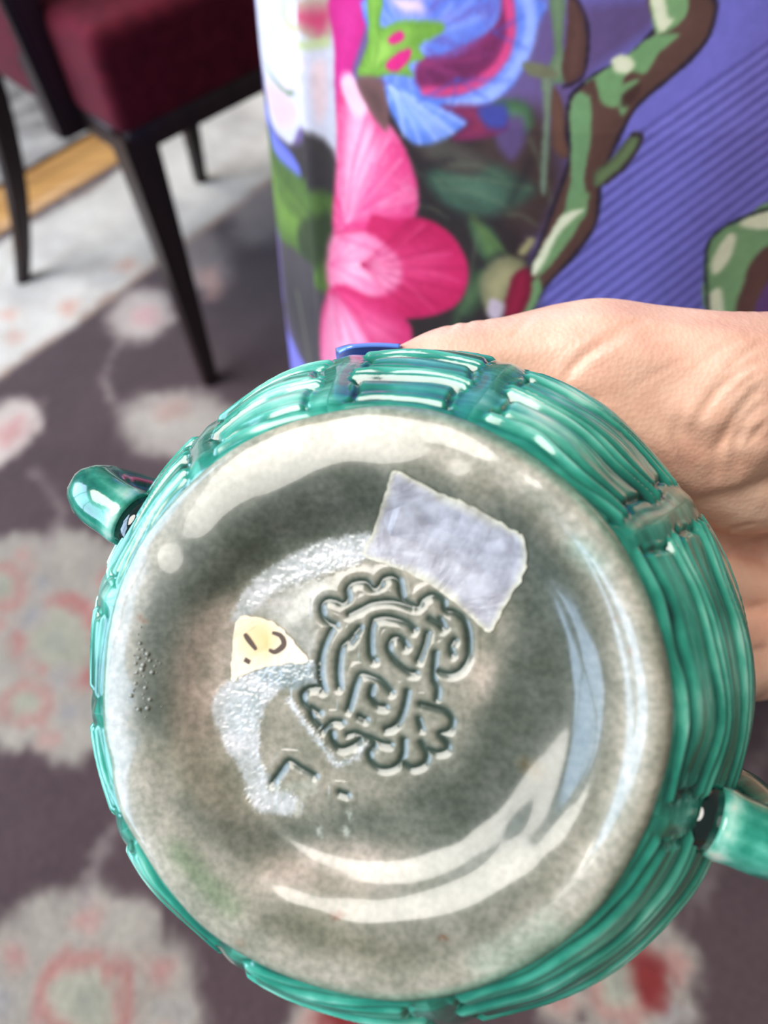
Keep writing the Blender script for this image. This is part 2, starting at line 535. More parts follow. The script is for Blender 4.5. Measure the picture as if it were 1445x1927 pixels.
# ------------------------------------------------------------------ data of the prints and the maker's mark
DRESS_PRINT=[
('line',[(-2197,6173),(-1117,7383),(-507,7984),(54,8403)],(88, 82, 152),8,8,5,0.85),
('line',[(-1878,6465),(-1078,7393),(-478,7985),(82,8400)],(146, 143, 222),7,7,8,0.5),
('line',[(-1818,6494),(-1038,7402),(-448,7985),(113,8397)],(88, 82, 152),8,8,5,0.85),
('line',[(-1757,6527),(-1001,7410),(-419,7986),(141,8394)],(146, 143, 222),7,7,8,0.5),
('line',[(-1689,6565),(-962,7419),(-388,7985),(173,8391)],(88, 82, 152),8,8,5,0.85),
('line',[(-1629,6598),(-927,7426),(-359,7985),(203,8388)],(146, 143, 222),7,7,8,0.5),
('line',[(-1567,6631),(-889,7432),(-328,7985),(235,8384)],(88, 82, 152),8,8,5,0.85),
('line',[(-1511,6659),(-854,7439),(-299,7984),(266,8380)],(146, 143, 222),7,7,8,0.5),
('line',[(-1455,6687),(-817,7444),(-268,7983),(298,8377)],(88, 82, 152),8,8,5,0.85),
('line',[(-1404,6710),(-783,7450),(-238,7982),(330,8373)],(146, 143, 222),7,7,8,0.5),
('line',[(-1351,6734),(-747,7455),(-208,7981),(364,8368)],(88, 82, 152),8,8,5,0.85),
('line',[(-1303,6755),(-713,7460),(-178,7979),(398,8363)],(146, 143, 222),7,7,8,0.5),
('line',[(-1254,6774),(-677,7464),(-147,7978),(434,8358)],(88, 82, 152),8,8,5,0.85),
('line',[(-1209,6791),(-644,7467),(-116,7975),(469,8353)],(146, 143, 222),7,7,8,0.5),
('line',[(-1161,6810),(-609,7471),(-85,7973),(505,8348)],(88, 82, 152),8,8,5,0.85),
('line',[(-1118,6824),(-576,7473),(-54,7970),(542,8342)],(146, 143, 222),7,7,8,0.5),
('line',[(-1073,6839),(-541,7476),(-22,7967),(581,8335)],(88, 82, 152),8,8,5,0.85),
('line',[(-1032,6852),(-509,7478),(9,7965),(621,8328)],(146, 143, 222),7,7,8,0.5),
('line',[(-988,6865),(-474,7480),(41,7962),(662,8321)],(88, 82, 152),8,8,5,0.85),
('line',[(-948,6877),(-442,7481),(73,7958),(702,8314)],(146, 143, 222),7,7,8,0.5),
('line',[(-907,6887),(-407,7482),(107,7954),(749,8305)],(88, 82, 152),8,8,5,0.85),
('line',[(-867,6897),(-374,7483),(139,7950),(792,8297)],(146, 143, 222),7,7,8,0.5),
('line',[(-827,6906),(-340,7483),(174,7945),(841,8287)],(88, 82, 152),8,8,5,0.85),
('line',[(-789,6915),(-307,7482),(206,7941),(893,8276)],(146, 143, 222),7,7,8,0.5),
('line',[(-749,6922),(-272,7482),(243,7935),(948,8264)],(88, 82, 152),8,8,5,0.85),
('line',[(-711,6928),(-240,7481),(277,7930),(1002,8253)],(146, 143, 222),7,7,8,0.5),
('line',[(-672,6936),(-204,7479),(314,7924),(1067,8238)],(88, 82, 152),8,8,5,0.85),
('line',[(-635,6941),(-172,7478),(350,7917),(1136,8221)],(146, 143, 222),7,7,8,0.5),
('line',[(-596,6947),(-136,7475),(389,7910),(1215,8202)],(88, 82, 152),8,8,5,0.85),
('line',[(-560,6950),(-103,7473),(426,7903),(1302,8180)],(146, 143, 222),7,7,8,0.5),
('line',[(-521,6955),(-66,7470),(468,7894),(1420,8148)],(88, 82, 152),8,8,5,0.85),
('line',[(-485,6957),(-32,7467),(506,7887),(1582,8103)],(146, 143, 222),7,7,8,0.5),
('line',[(-447,6960),(4,7463),(549,7877),(1809,8036)],(88, 82, 152),8,8,5,0.85),
('line',[(-411,6962),(39,7459),(591,7868),(1797,8044)],(146, 143, 222),7,7,8,0.5),
('line',[(-372,6963),(77,7453),(639,7856),(1784,8052)],(88, 82, 152),8,8,5,0.85),
('line',[(-336,6963),(112,7449),(684,7845),(1772,8060)],(146, 143, 222),7,7,8,0.5),
('line',[(-298,6964),(151,7443),(734,7832),(1759,8068)],(88, 82, 152),8,8,5,0.85),
('line',[(-262,6963),(187,7437),(786,7818),(1748,8076)],(146, 143, 222),7,7,8,0.5),
('line',[(-223,6962),(228,7428),(841,7802),(1738,8083)],(88, 82, 152),8,8,5,0.85),
('line',[(-187,6961),(266,7421),(900,7784),(1726,8091)],(146, 143, 222),7,7,8,0.5),
('line',[(-148,6959),(307,7413),(965,7764),(1713,8099)],(88, 82, 152),8,8,5,0.85),
('line',[(-110,6956),(347,7404),(1032,7743),(1702,8107)],(146, 143, 222),7,7,8,0.5),
('line',[(-70,6952),(390,7395),(1112,7716),(1692,8114)],(88, 82, 152),8,8,5,0.85),
('line',[(-33,6948),(433,7384),(1199,7686),(1681,8122)],(146, 143, 222),7,7,8,0.5),
('line',[(8,6943),(480,7371),(1312,7644),(1670,8130)],(88, 82, 152),8,8,5,0.85),
('line',[(46,6938),(524,7359),(1457,7588),(1659,8138)],(146, 143, 222),7,7,8,0.5),
('line',[(88,6932),(573,7345),(1759,7461),(1646,8146)],(88, 82, 152),8,8,5,0.85),
('line',[(128,6924),(622,7330),(1747,7473),(1638,8153)],(146, 143, 222),7,7,8,0.5),
('line',[(171,6916),(676,7312),(1732,7488),(1627,8161)],(88, 82, 152),8,8,5,0.85),
('line',[(212,6908),(729,7295),(1721,7501),(1616,8169)],(146, 143, 222),7,7,8,0.5),
('line',[(257,6897),(790,7273),(1705,7516),(1606,8177)],(88, 82, 152),8,8,5,0.85),
('line',[(300,6886),(849,7252),(1691,7530),(1594,8184)],(146, 143, 222),7,7,8,0.5),
('line',[(347,6874),(918,7225),(1679,7543),(1584,8192)],(88, 82, 152),8,8,5,0.85),
('line',[(391,6862),(989,7195),(1667,7556),(1575,8199)],(146, 143, 222),7,7,8,0.5),
('line',[(441,6846),(1073,7159),(1652,7571),(1565,8207)],(88, 82, 152),8,8,5,0.85),
('line',[(489,6831),(1166,7116),(1640,7584),(1553,8215)],(146, 143, 222),7,7,8,0.5),
('line',[(543,6812),(1284,7059),(1628,7598),(1545,8222)],(88, 82, 152),8,8,5,0.85),
('line',[(594,6794),(1437,6980),(1616,7611),(1534,8230)],(146, 143, 222),7,7,8,0.5),
('line',[(652,6771),(1771,6790),(1603,7625),(1525,8237)],(88, 82, 152),8,8,5,0.85),
('line',[(710,6747),(1756,6811),(1592,7638),(1514,8245)],(146, 143, 222),7,7,8,0.5),
('line',[(775,6719),(1741,6833),(1579,7653),(1506,8253)],(88, 82, 152),8,8,5,0.85),
('line',[(840,6689),(1724,6856),(1567,7666),(1496,8260)],(146, 143, 222),7,7,8,0.5),
('line',[(916,6652),(1708,6878),(1554,7680),(1485,8268)],(88, 82, 152),8,8,5,0.85),
('line',[(993,6612),(1694,6900),(1542,7693),(1476,8275)],(146, 143, 222),7,7,8,0.5),
('line',[(1087,6561),(1678,6922),(1531,7706),(1467,8282)],(88, 82, 152),8,8,5,0.85),
('line',[(1190,6501),(1664,6943),(1519,7719),(1458,8290)],(146, 143, 222),7,7,8,0.5),
('line',[(1330,6413),(1648,6966),(1508,7733),(1449,8297)],(88, 82, 152),8,8,5,0.85),
('line',[(1530,6276),(1634,6988),(1498,7745),(1440,8304)],(146, 143, 222),7,7,8,0.5),
('line',[(1762,6112),(1608,7017),(1484,7759),(1431,8311)],(88, 82, 152),8,8,5,0.85),
('line',[(1745,6144),(1594,7038),(1474,7771),(1423,8318)],(146, 143, 222),7,7,8,0.5),
('line',[(1727,6177),(1580,7060),(1463,7785),(1414,8325)],(88, 82, 152),8,8,5,0.85),
('line',[(1709,6209),(1567,7080),(1453,7797),(1404,8332)],(146, 143, 222),7,7,8,0.5),
('line',[(1692,6243),(1552,7103),(1441,7810),(1398,8339)],(88, 82, 152),8,8,5,0.85),
('line',[(1676,6274),(1539,7124),(1430,7823),(1388,8346)],(146, 143, 222),7,7,8,0.5),
('line',[(1658,6307),(1525,7145),(1421,7835),(1378,8354)],(88, 82, 152),8,8,5,0.85),
('line',[(1642,6338),(1513,7164),(1410,7847),(1370,8360)],(146, 143, 222),7,7,8,0.5),
('line',[(1624,6372),(1499,7186),(1400,7860),(1363,8367)],(88, 82, 152),8,8,5,0.85),
('line',[(1610,6401),(1488,7205),(1389,7872),(1355,8373)],(146, 143, 222),7,7,8,0.5),
('line',[(1593,6434),(1473,7227),(1379,7884),(1346,8381)],(88, 82, 152),8,8,5,0.85),
('line',[(1577,6465),(1462,7247),(1370,7896),(1337,8387)],(146, 143, 222),7,7,8,0.5),
('poly',[(-952,8382),(-512,8399),(-503,8327),(-691,8184),(-741,8047),(-698,7901),(-756,7688),(-816,7394),(-981,6868),(-2991,5960),(-3515,7070),(-3030,8083),(-1553,8324)],(102, 82, 128),None,20,1,None),
('poly',[(-1537,7998),(-1287,7954),(-1009,8019),(-851,8020),(-806,7831),(-814,7567),(-758,7189),(-981,6868),(-2197,6173),(-1579,7448),(-1487,7695)],(48, 36, 36),(42, 35, 34),30,1,None),
('poly',[(-1065,7955),(-858,8071),(-731,7859),(-746,7689),(-817,7590),(-981,7722)],(68, 50, 47),None,30,1,None),
('poly',[(-1280,7748),(-1144,7841),(-971,7850),(-820,7787),(-913,7689),(-1038,7622),(-1179,7637)],(60, 84, 68),(76, 104, 84),18,1,((-1306,7785),8,0.24,(44, 50, 44))),
('poly',[(-1383,7954),(-1217,7928),(-1015,7864),(-1096,7787),(-1282,7812)],(72, 62, 56),(80, 74, 66),14,1,None),
('poly',[(-1016,8071),(-899,8085),(-860,8019),(-912,7966),(-987,8004)],(62, 92, 62),(84, 120, 80),10,1,None),
('poly',[(-1085,7635),(-992,7607),(-916,7502),(-976,7416),(-1054,7523)],(58, 80, 56),(86, 112, 66),10,1,None),
('poly',[(-1107,7223),(-1022,7406),(-949,7370),(-1006,7194),(-1123,7044)],(48, 62, 44),(70, 92, 60),12,1,None),
('line',[(-1061,7617),(-964,7541),(-892,7482)],(88, 110, 62),16,6,8,0.9),
('poly',[(-1005,7983),(-912,8040),(-882,7960),(-933,7876)],(90, 70, 110),None,12,1,None),
('line',[(-1486,7848),(-1394,7814),(-1304,7743)],(104, 118, 88),8,4,9,0.45),
('line',[(-1231,7738),(-1029,7785),(-840,7785)],(104, 118, 88),8,4,9,0.45),
('line',[(-1207,7710),(-1058,7725),(-914,7699)],(104, 118, 88),8,4,9,0.45),
('line',[(-1166,7815),(-1055,7833),(-947,7813)],(104, 118, 88),8,4,9,0.45),
('line',[(-1033,7552),(-1047,7420),(-1058,7237)],(104, 118, 88),8,4,9,0.45),
('line',[(-862,7963),(-811,7867),(-752,7732)],(104, 118, 88),8,4,9,0.45),
('line',[(-911,7666),(-858,7671),(-801,7638)],(104, 118, 88),8,4,9,0.45),
('line',[(-1326,7601),(-1251,7615),(-1176,7591)],(104, 118, 88),8,4,9,0.45),
('line',[(-1541,7855),(-1459,7840),(-1381,7789)],(104, 118, 88),8,4,9,0.45),
('line',[(-1355,7752),(-1166,7837)],(40, 34, 36),18,10,14,0.6),
('line',[(-1178,7614),(-949,7615)],(40, 34, 36),18,10,14,0.6),
('line',[(-1022,7406),(-894,7506)],(40, 34, 36),18,10,14,0.6),
('line',[(-853,7886),(-915,7710)],(40, 34, 36),18,10,14,0.6),
('line',[(-1276,7637),(-1325,7553)],(40, 34, 36),18,10,14,0.6),
('line',[(-1075,7118),(-928,7127)],(40, 34, 36),18,10,14,0.6),
('poly',[(-2910,8083),(-2185,8164),(-1736,8275),(-1755,7681),(-1815,7687),(-2197,7628),(-2384,7467),(-2837,7444),(-3100,7624),(-3051,7859)],(196, 190, 198),(206, 198, 206),10,1,None),
('poly',[(-2185,8155),(-1756,8280),(-1755,8168),(-1824,8110),(-1922,8136)],(176, 150, 130),(190, 60, 96),8,1,None),
('line',[(-2324,8111),(-2268,8028),(-1889,8098),(-1792,8125)],(178, 186, 130),16,16,8,0.9),
('poly',[(-2363,7981),(-2187,8030),(-1905,8029),(-2223,7806),(-2419,7764)],(236, 190, 190),(240, 205, 204),16,0.8,None),
('poly',[(-2743,7648),(-2300,7711),(-2287,7620),(-2546,7510)],(226, 170, 168),None,16,0.7,None),
('poly',[(-1863,8019),(-1797,8050),(-1799,7890),(-1852,7813)],(230, 188, 182),None,14,0.7,None),
('line',[(-3039,7767),(-2428,7726),(-2261,7760)],(110, 130, 96),9,9,6,0.9),
('line',[(-2974,7881),(-2907,7672),(-3080,7471)],(130, 150, 130),12,12,8,0.7),
('poly',[(-3137,7430),(-2384,7467),(-1942,7751),(-1755,7670),(-1774,7376),(-3515,7070)],(56, 48, 46),(48, 42, 42),14,1,None),
('poly',[(-3310,7390),(-2356,7439),(-2346,7320),(-3331,7221)],(92, 98, 180),(112, 118, 205),10,1,None),
('poly',[(-3233,7235),(-2307,7351),(-1833,7513),(-1788,7371),(-1826,7071),(-1910,6910),(-3253,6569),(-3377,6912)],(74, 98, 44),(104, 134, 54),16,1,((-1885,7199),9,0.31,(44, 56, 30))),
('poly',[(-2368,7026),(-1835,7409),(-1833,7159),(-2255,6857)],(44, 52, 34),None,22,0.85,None),
('poly',[(-3053,6569),(-1870,6961),(-1915,6405),(-2591,5960)],(70, 62, 64),(58, 52, 54),14,1,None),
('line',[(-2489,6532),(-2370,6265),(-2279,6072)],(98, 98, 80),22,22,10,0.8),
('line',[(-3089,6532),(-2934,6221),(-2417,5968)],(92, 82, 128),12,12,8,0.8),
('poly',[(-1776,8284),(-1578,8320),(-1595,8201),(-1650,8065),(-1668,7925),(-1743,7841),(-1751,8098)],(196, 30, 120),(206, 44, 134),8,1,None),
('poly',[(-1735,7948),(-1664,8024),(-1539,7947),(-1420,7885),(-1335,7757),(-1311,7605),(-1363,7506),(-1549,7407),(-1793,7287),(-1761,7680)],(222, 62, 120),(238, 96, 146),8,1,((-1713,7372),7,0.35,(250, 170, 194))),
('poly',[(-1666,7946),(-1566,7921),(-1536,7792),(-1605,7613),(-1711,7400),(-1728,7690)],(250, 190, 206),(252, 205, 218),24,0.7,None),
('poly',[(-1720,7992),(-1662,8044),(-1565,7942),(-1642,7890)],(250, 200, 210),None,10,0.9,None),
('poly',[(-1579,7448),(-1433,7516),(-1261,7560),(-1118,7484),(-1064,7339),(-1124,7162),(-1342,7024),(-1559,7003)],(196, 30, 86),(222, 58, 112),7,1,((-1761,7157),7,0.35,(176, 20, 70))),
('poly',[(-1804,7311),(-1581,7395),(-1432,7356),(-1388,7275),(-1426,7162),(-1590,7051),(-1838,6979)],(240, 130, 166),(252, 176, 196),12,1,((-1860,7119),8,0.28,(226, 80, 130))),
('poly',[(-1851,6974),(-1590,7064),(-1372,7018),(-1333,6875),(-1412,6672),(-1896,6416)],(214, 52, 108),(236, 110, 152),8,1,((-1837,7005),6,0.35,(180, 20, 74))),
('poly',[(-1852,6935),(-1736,6921),(-1596,6791),(-1600,6577),(-1905,6411)],(240, 150, 182),(248, 186, 206),16,0.8,None),
('line',[(-1791,7316),(-1550,7427),(-1351,7511)],(190, 26, 84),9,4,8,0.7),
('line',[(-1751,7303),(-1552,7326),(-1417,7293)],(216, 60, 116),7,3,6,0.6),
('line',[(-1721,7364),(-1665,7661),(-1573,7904)],(206, 40, 104),5,9,7,0.4),
('line',[(-1721,7364),(-1628,7653),(-1507,7884)],(206, 40, 104),5,9,7,0.4),
('line',[(-1721,7364),(-1583,7641),(-1428,7858)],(206, 40, 104),5,9,7,0.4),
('line',[(-1721,7364),(-1552,7605),(-1371,7792)],(206, 40, 104),5,9,7,0.4),
('line',[(-1721,7364),(-1531,7558),(-1331,7702)],(206, 40, 104),5,9,7,0.4),
('line',[(-1721,7364),(-1527,7510),(-1321,7614)],(206, 40, 104),5,9,7,0.4),
('line',[(-1721,7364),(-1561,7454),(-1377,7514)],(206, 40, 104),5,9,7,0.4),
('line',[(-1711,7400),(-1619,7661),(-1540,7886)],(255, 176, 200),4,6,7,0.45),
('line',[(-1711,7400),(-1574,7644),(-1459,7850)],(255, 176, 200),4,6,7,0.45),
('line',[(-1711,7400),(-1538,7610),(-1393,7786)],(255, 176, 200),4,6,7,0.45),
('line',[(-1711,7400),(-1514,7558),(-1349,7687)],(255, 176, 200),4,6,7,0.45),
('line',[(-1618,7217),(-1475,7373),(-1351,7526)],(168, 18, 70),6,8,8,0.5),
('line',[(-1618,7217),(-1415,7383),(-1243,7538)],(168, 18, 70),6,8,8,0.5),
('line',[(-1618,7217),(-1361,7352),(-1146,7472)],(168, 18, 70),6,8,8,0.5),
('line',[(-1618,7217),(-1330,7305),(-1087,7377)],(168, 18, 70),6,8,8,0.5),
('line',[(-1618,7217),(-1335,7240),(-1089,7256)],(168, 18, 70),6,8,8,0.5),
('line',[(-1618,7217),(-1376,7181),(-1159,7146)],(168, 18, 70),6,8,8,0.5),
('line',[(-1618,7217),(-1446,7131),(-1285,7057)],(168, 18, 70),6,8,8,0.5),
('line',[(-1492,7265),(-1383,7414),(-1285,7528)],(240, 96, 140),4,6,8,0.4),
('line',[(-1492,7265),(-1314,7364),(-1156,7424)],(240, 96, 140),4,6,8,0.4),
('line',[(-1492,7265),(-1289,7305),(-1107,7307)],(240, 96, 140),4,6,8,0.4),
('line',[(-1492,7265),(-1352,7203),(-1219,7109)],(240, 96, 140),4,6,8,0.4),
('line',[(-1829,7130),(-1718,7289)],(226, 90, 138),4,7,8,0.45),
('line',[(-1829,7130),(-1583,7347)],(226, 90, 138),4,7,8,0.45),
('line',[(-1829,7130),(-1476,7327)],(226, 90, 138),4,7,8,0.45),
('line',[(-1829,7130),(-1438,7243)],(226, 90, 138),4,7,8,0.45),
('line',[(-1829,7130),(-1508,7130)],(226, 90, 138),4,7,8,0.45),
('line',[(-1822,6973),(-1784,6695)],(190, 28, 84),5,9,8,0.45),
('line',[(-1822,6973),(-1635,6631)],(190, 28, 84),5,9,8,0.45),
('line',[(-1822,6973),(-1495,6737)],(190, 28, 84),5,9,8,0.45),
('line',[(-1822,6973),(-1384,6887)],(190, 28, 84),5,9,8,0.45),
('poly',[(-1578,8320),(-927,8398),(-892,8312),(-923,8184),(-998,8091),(-1136,8028),(-1290,8021),(-1461,8042),(-1532,8161)],(92, 118, 206),(128, 152, 226),7,1,((-1400,8219),11,0.31,(176, 192, 240))),
('poly',[(-1479,8336),(-1255,8367),(-1250,8314),(-1403,8284)],(150, 150, 222),(220, 190, 216),14,1,None),
('poly',[(-1325,8164),(-1198,8217),(-1045,8299),(-1028,8391),(-989,8379),(-979,8243),(-1064,8134),(-1204,8062),(-1330,8076)],(122, 36, 82),(104, 34, 76),8,1,((-1400,8219),9,0.28,(150, 60, 120))),
('poly',[(-1318,8351),(-1056,8380),(-1064,8297),(-1176,8203),(-1305,8184),(-1268,8272)],(96, 116, 204),(112, 134, 216),12,1,((-1376,8224),10,0.28,(110, 50, 120))),
('line',[(-1010,8392),(-982,8289),(-1011,8191),(-1123,8101),(-1294,8061)],(214, 66, 120),16,16,7,0.95),
('line',[(-942,8397),(-914,8311),(-944,8198),(-1038,8086),(-1179,8031)],(160, 178, 236),20,20,8,0.8),
('poly',[(-1492,8035),(-1387,8057),(-1223,8032),(-1111,7995),(-1172,7926),(-1284,7870),(-1362,7874),(-1446,7960)],(90, 122, 206),(134, 164, 230),7,1,((-1438,8074),6,0.35,(190, 205, 246))),
('poly',[(-1223,8023),(-1074,8046),(-971,8033),(-955,7989),(-1063,7932),(-1171,7913),(-1110,7986)],(116, 40, 78),(140, 46, 76),8,1,None),
('poly',[(-1073,8038),(-975,8068),(-956,7999),(-1026,7980)],(62, 66, 140),None,10,1,None),
('line',[(-1449,8044),(-1400,7970),(-1382,7883)],(186, 200, 246),4,8,6,0.55),
('line',[(-1449,8044),(-1362,7965),(-1309,7873)],(186, 200, 246),4,8,6,0.55),
('line',[(-1449,8044),(-1327,7978),(-1239,7900)],(186, 200, 246),4,8,6,0.55),
('line',[(-1449,8044),(-1292,7997),(-1173,7936)],(186, 200, 246),4,8,6,0.55),
('line',[(-1449,8044),(-1269,8018),(-1127,7979)],(186, 200, 246),4,8,6,0.55),
('line',[(-1043,8283),(-946,8338)],(60, 84, 176),5,5,7,0.45),
('line',[(-1043,8283),(-919,8248)],(60, 84, 176),5,5,7,0.45),
('line',[(-1166,8121),(-966,8146)],(60, 84, 176),5,5,7,0.45),
('line',[(-1166,8121),(-1047,8076)],(60, 84, 176),5,5,7,0.45),
('line',[(-1166,8121),(-1179,8034)],(60, 84, 176),5,5,7,0.45),
('line',[(-1166,8121),(-1314,8025)],(60, 84, 176),5,5,7,0.45),
('line',[(-1308,8234),(-1211,8342)],(150, 168, 236),5,8,7,0.5),
('line',[(-1308,8234),(-1133,8366)],(150, 168, 236),5,8,7,0.5),
('line',[(-1308,8234),(-1087,8325)],(150, 168, 236),5,8,7,0.5),
('line',[(-1301,8152),(-1092,8198)],(150, 52, 104),5,8,7,0.5),
('line',[(-1301,8152),(-1061,8265)],(150, 52, 104),5,8,7,0.5),
('line',[(-1301,8152),(-1168,8138)],(150, 52, 104),5,8,7,0.5),
('poly',[(-1578,8320),(-1503,8324),(-1509,8234),(-1403,8272),(-1248,8290),(-1241,8256),(-1328,8206),(-1303,8168),(-1370,8140),(-1344,8100),(-1438,8092),(-1567,8050),(-1628,8052),(-1571,8172)],(112, 158, 54),(150, 190, 80),6,1,((-1541,8071),6,0.35,(84, 124, 40))),
('poly',[(-1475,8198),(-1420,8236),(-1395,8220),(-1444,8187)],(210, 34, 116),None,4,1,None),
('poly',[(-1478,8111),(-1420,8169),(-1361,8189),(-1375,8147),(-1427,8103)],(210, 34, 116),None,4,1,None),
('poly',[(-1627,8033),(-1501,8057),(-1458,7977),(-1472,7883),(-1565,7942)],(112, 76, 74),(92, 64, 60),8,1,None),
('poly',[(-865,8402),(-812,8405),(-798,8273),(-757,8197),(-777,8155),(-846,8174),(-822,8256)],(98, 118, 88),(120, 140, 104),5,1,None),
('poly',[(-800,8406),(-766,8393),(-722,8307),(-712,8199),(-758,8151),(-788,8195),(-788,8304)],(88, 58, 52),(100, 68, 60),4,1,None),
('line',[(-800,8406),(-761,8386),(-720,8308),(-713,8183),(-772,8146)],(48, 34, 50),5,5,3,1),
('poly',[(-855,8173),(-812,8160),(-798,8007),(-782,7772),(-807,7810),(-827,8039)],(104, 116, 98),(120, 132, 108),4,1,None),
('poly',[(-809,8144),(-761,8080),(-720,7919),(-771,7933),(-797,8025)],(98, 66, 56),(110, 76, 62),4,1,None),
('poly',[(-926,8208),(-842,8207),(-800,8177),(-892,8170)],(112, 110, 84),None,5,1,None),
('poly',[(-545,8413),(-358,8411),(-324,8340),(-344,8267),(-411,8190),(-491,8117),(-532,8057),(-570,7929),(-590,7829),(-580,7660),(-639,7516),(-743,7341),(-800,7154),(-849,7056),(-863,7198),(-800,7447),(-761,7643),(-714,7900),(-738,8012),(-743,8115),(-674,8185),(-578,8236),(-505,8313)],(92, 64, 56),(102, 72, 62),4,1,None),
('line',[(-545,8413),(-358,8411),(-324,8340),(-344,8267),(-411,8190),(-491,8117),(-532,8057),(-570,7929),(-590,7829),(-580,7660),(-639,7516),(-743,7341),(-800,7154),(-849,7056),(-863,7198),(-800,7447),(-761,7643),(-714,7900),(-738,8012),(-743,8115),(-674,8185),(-578,8236),(-505,8313)],(40, 32, 44),7,7,4,1),
('poly',[(-535,8413),(-432,8413),(-414,8356),(-454,8313),(-504,8309)],(128, 166, 112),None,4,1,None),
('poly',[(-697,8167),(-579,8244),(-514,8297),(-424,8301),(-477,8252),(-507,8190),(-568,8189),(-583,8090),(-640,8104),(-671,8169)],(122, 164, 110),None,4,1,None),
('poly',[(-740,8099),(-679,8119),(-651,7982),(-651,7845),(-617,7701),(-676,7630),(-710,7580),(-699,7841)],(120, 160, 110),None,4,1,None),
('poly',[(-706,7694),(-622,7785),(-640,7655),(-701,7509),(-773,7401),(-748,7552)],(124, 160, 108),None,4,1,None),
('poly',[(-593,8139),(-529,8174),(-537,8125),(-555,8056)],(120, 160, 108),None,4,1,None),
('poly',[(-815,7290),(-773,7401),(-743,7341),(-792,7184),(-836,7117)],(120, 156, 104),None,4,1,None),
('poly',[(-542,8413),(-499,8413),(-475,8356),(-451,8342),(-475,8313),(-500,8320)],(228, 232, 192),(240, 240, 206),4,1,None),
('poly',[(-626,8232),(-588,8245),(-548,8221),(-568,8189),(-608,8194)],(228, 232, 192),(240, 240, 206),4,1,None),
('poly',[(-702,7693),(-630,7717),(-663,7675),(-714,7602),(-750,7479),(-780,7499),(-737,7622)],(228, 232, 192),(240, 240, 206),4,1,None),
('poly',[(-792,7474),(-746,7528),(-757,7453),(-787,7411)],(228, 232, 192),(240, 240, 206),4,1,None),
('poly',[(-565,8132),(-517,8158),(-531,8099),(-565,8090)],(74, 50, 44),None,6,1,None),
('poly',[(-618,7857),(-567,7909),(-511,8002),(-478,7985),(-493,7912),(-569,7820),(-610,7807)],(88, 96, 70),(110, 130, 86),4,1,None),
('line',[(-510,7998),(-475,7984),(-507,7892),(-569,7820)],(50, 38, 44),6,6,4,1),
('poly',[(-40,7210),(-132,7524),(-116,7613),(-29,7661),(81,7692),(257,7162)],(122, 160, 112),(130, 168, 116),4,1,None),
('poly',[(86,7194),(60,7357),(66,7479),(139,7516),(257,7162)],(96, 66, 60),(104, 72, 64),6,1,None),
('poly',[(158,7182),(147,7291),(182,7388),(257,7162)],(104, 70, 120),None,5,1,None),
('poly',[(-37,7651),(82,7690),(107,7612),(-7,7621)],(230, 232, 194),None,6,1,None),
('poly',[(-101,7497),(-72,7599),(-31,7584),(-34,7467),(-75,7422)],(230, 232, 194),None,6,1,None),
('poly',[(-67,7320),(-27,7347),(22,7203),(-40,7210)],(230, 232, 194),None,6,1,None),
('line',[(-40,7210),(-134,7524),(-113,7618),(-32,7668),(79,7699)],(40, 44, 46),7,7,4,1),
('poly',[(-1006,7357),(-936,7474),(-836,7479),(-816,7394),(-868,7253),(-944,7181),(-991,7253)],(120, 116, 84),(160, 150, 108),10,1,None),
('poly',[(-871,7385),(-811,7445),(-785,7321),(-818,7206),(-884,7180)],(120, 24, 48),(150, 30, 60),6,1,None),
('poly',[(-951,7263),(-891,7247),(-907,7160),(-956,7178)],(190, 170, 180),None,8,1,None),
('line',[(-840,7515),(-814,7567)],(170, 160, 110),16,16,8,1)]
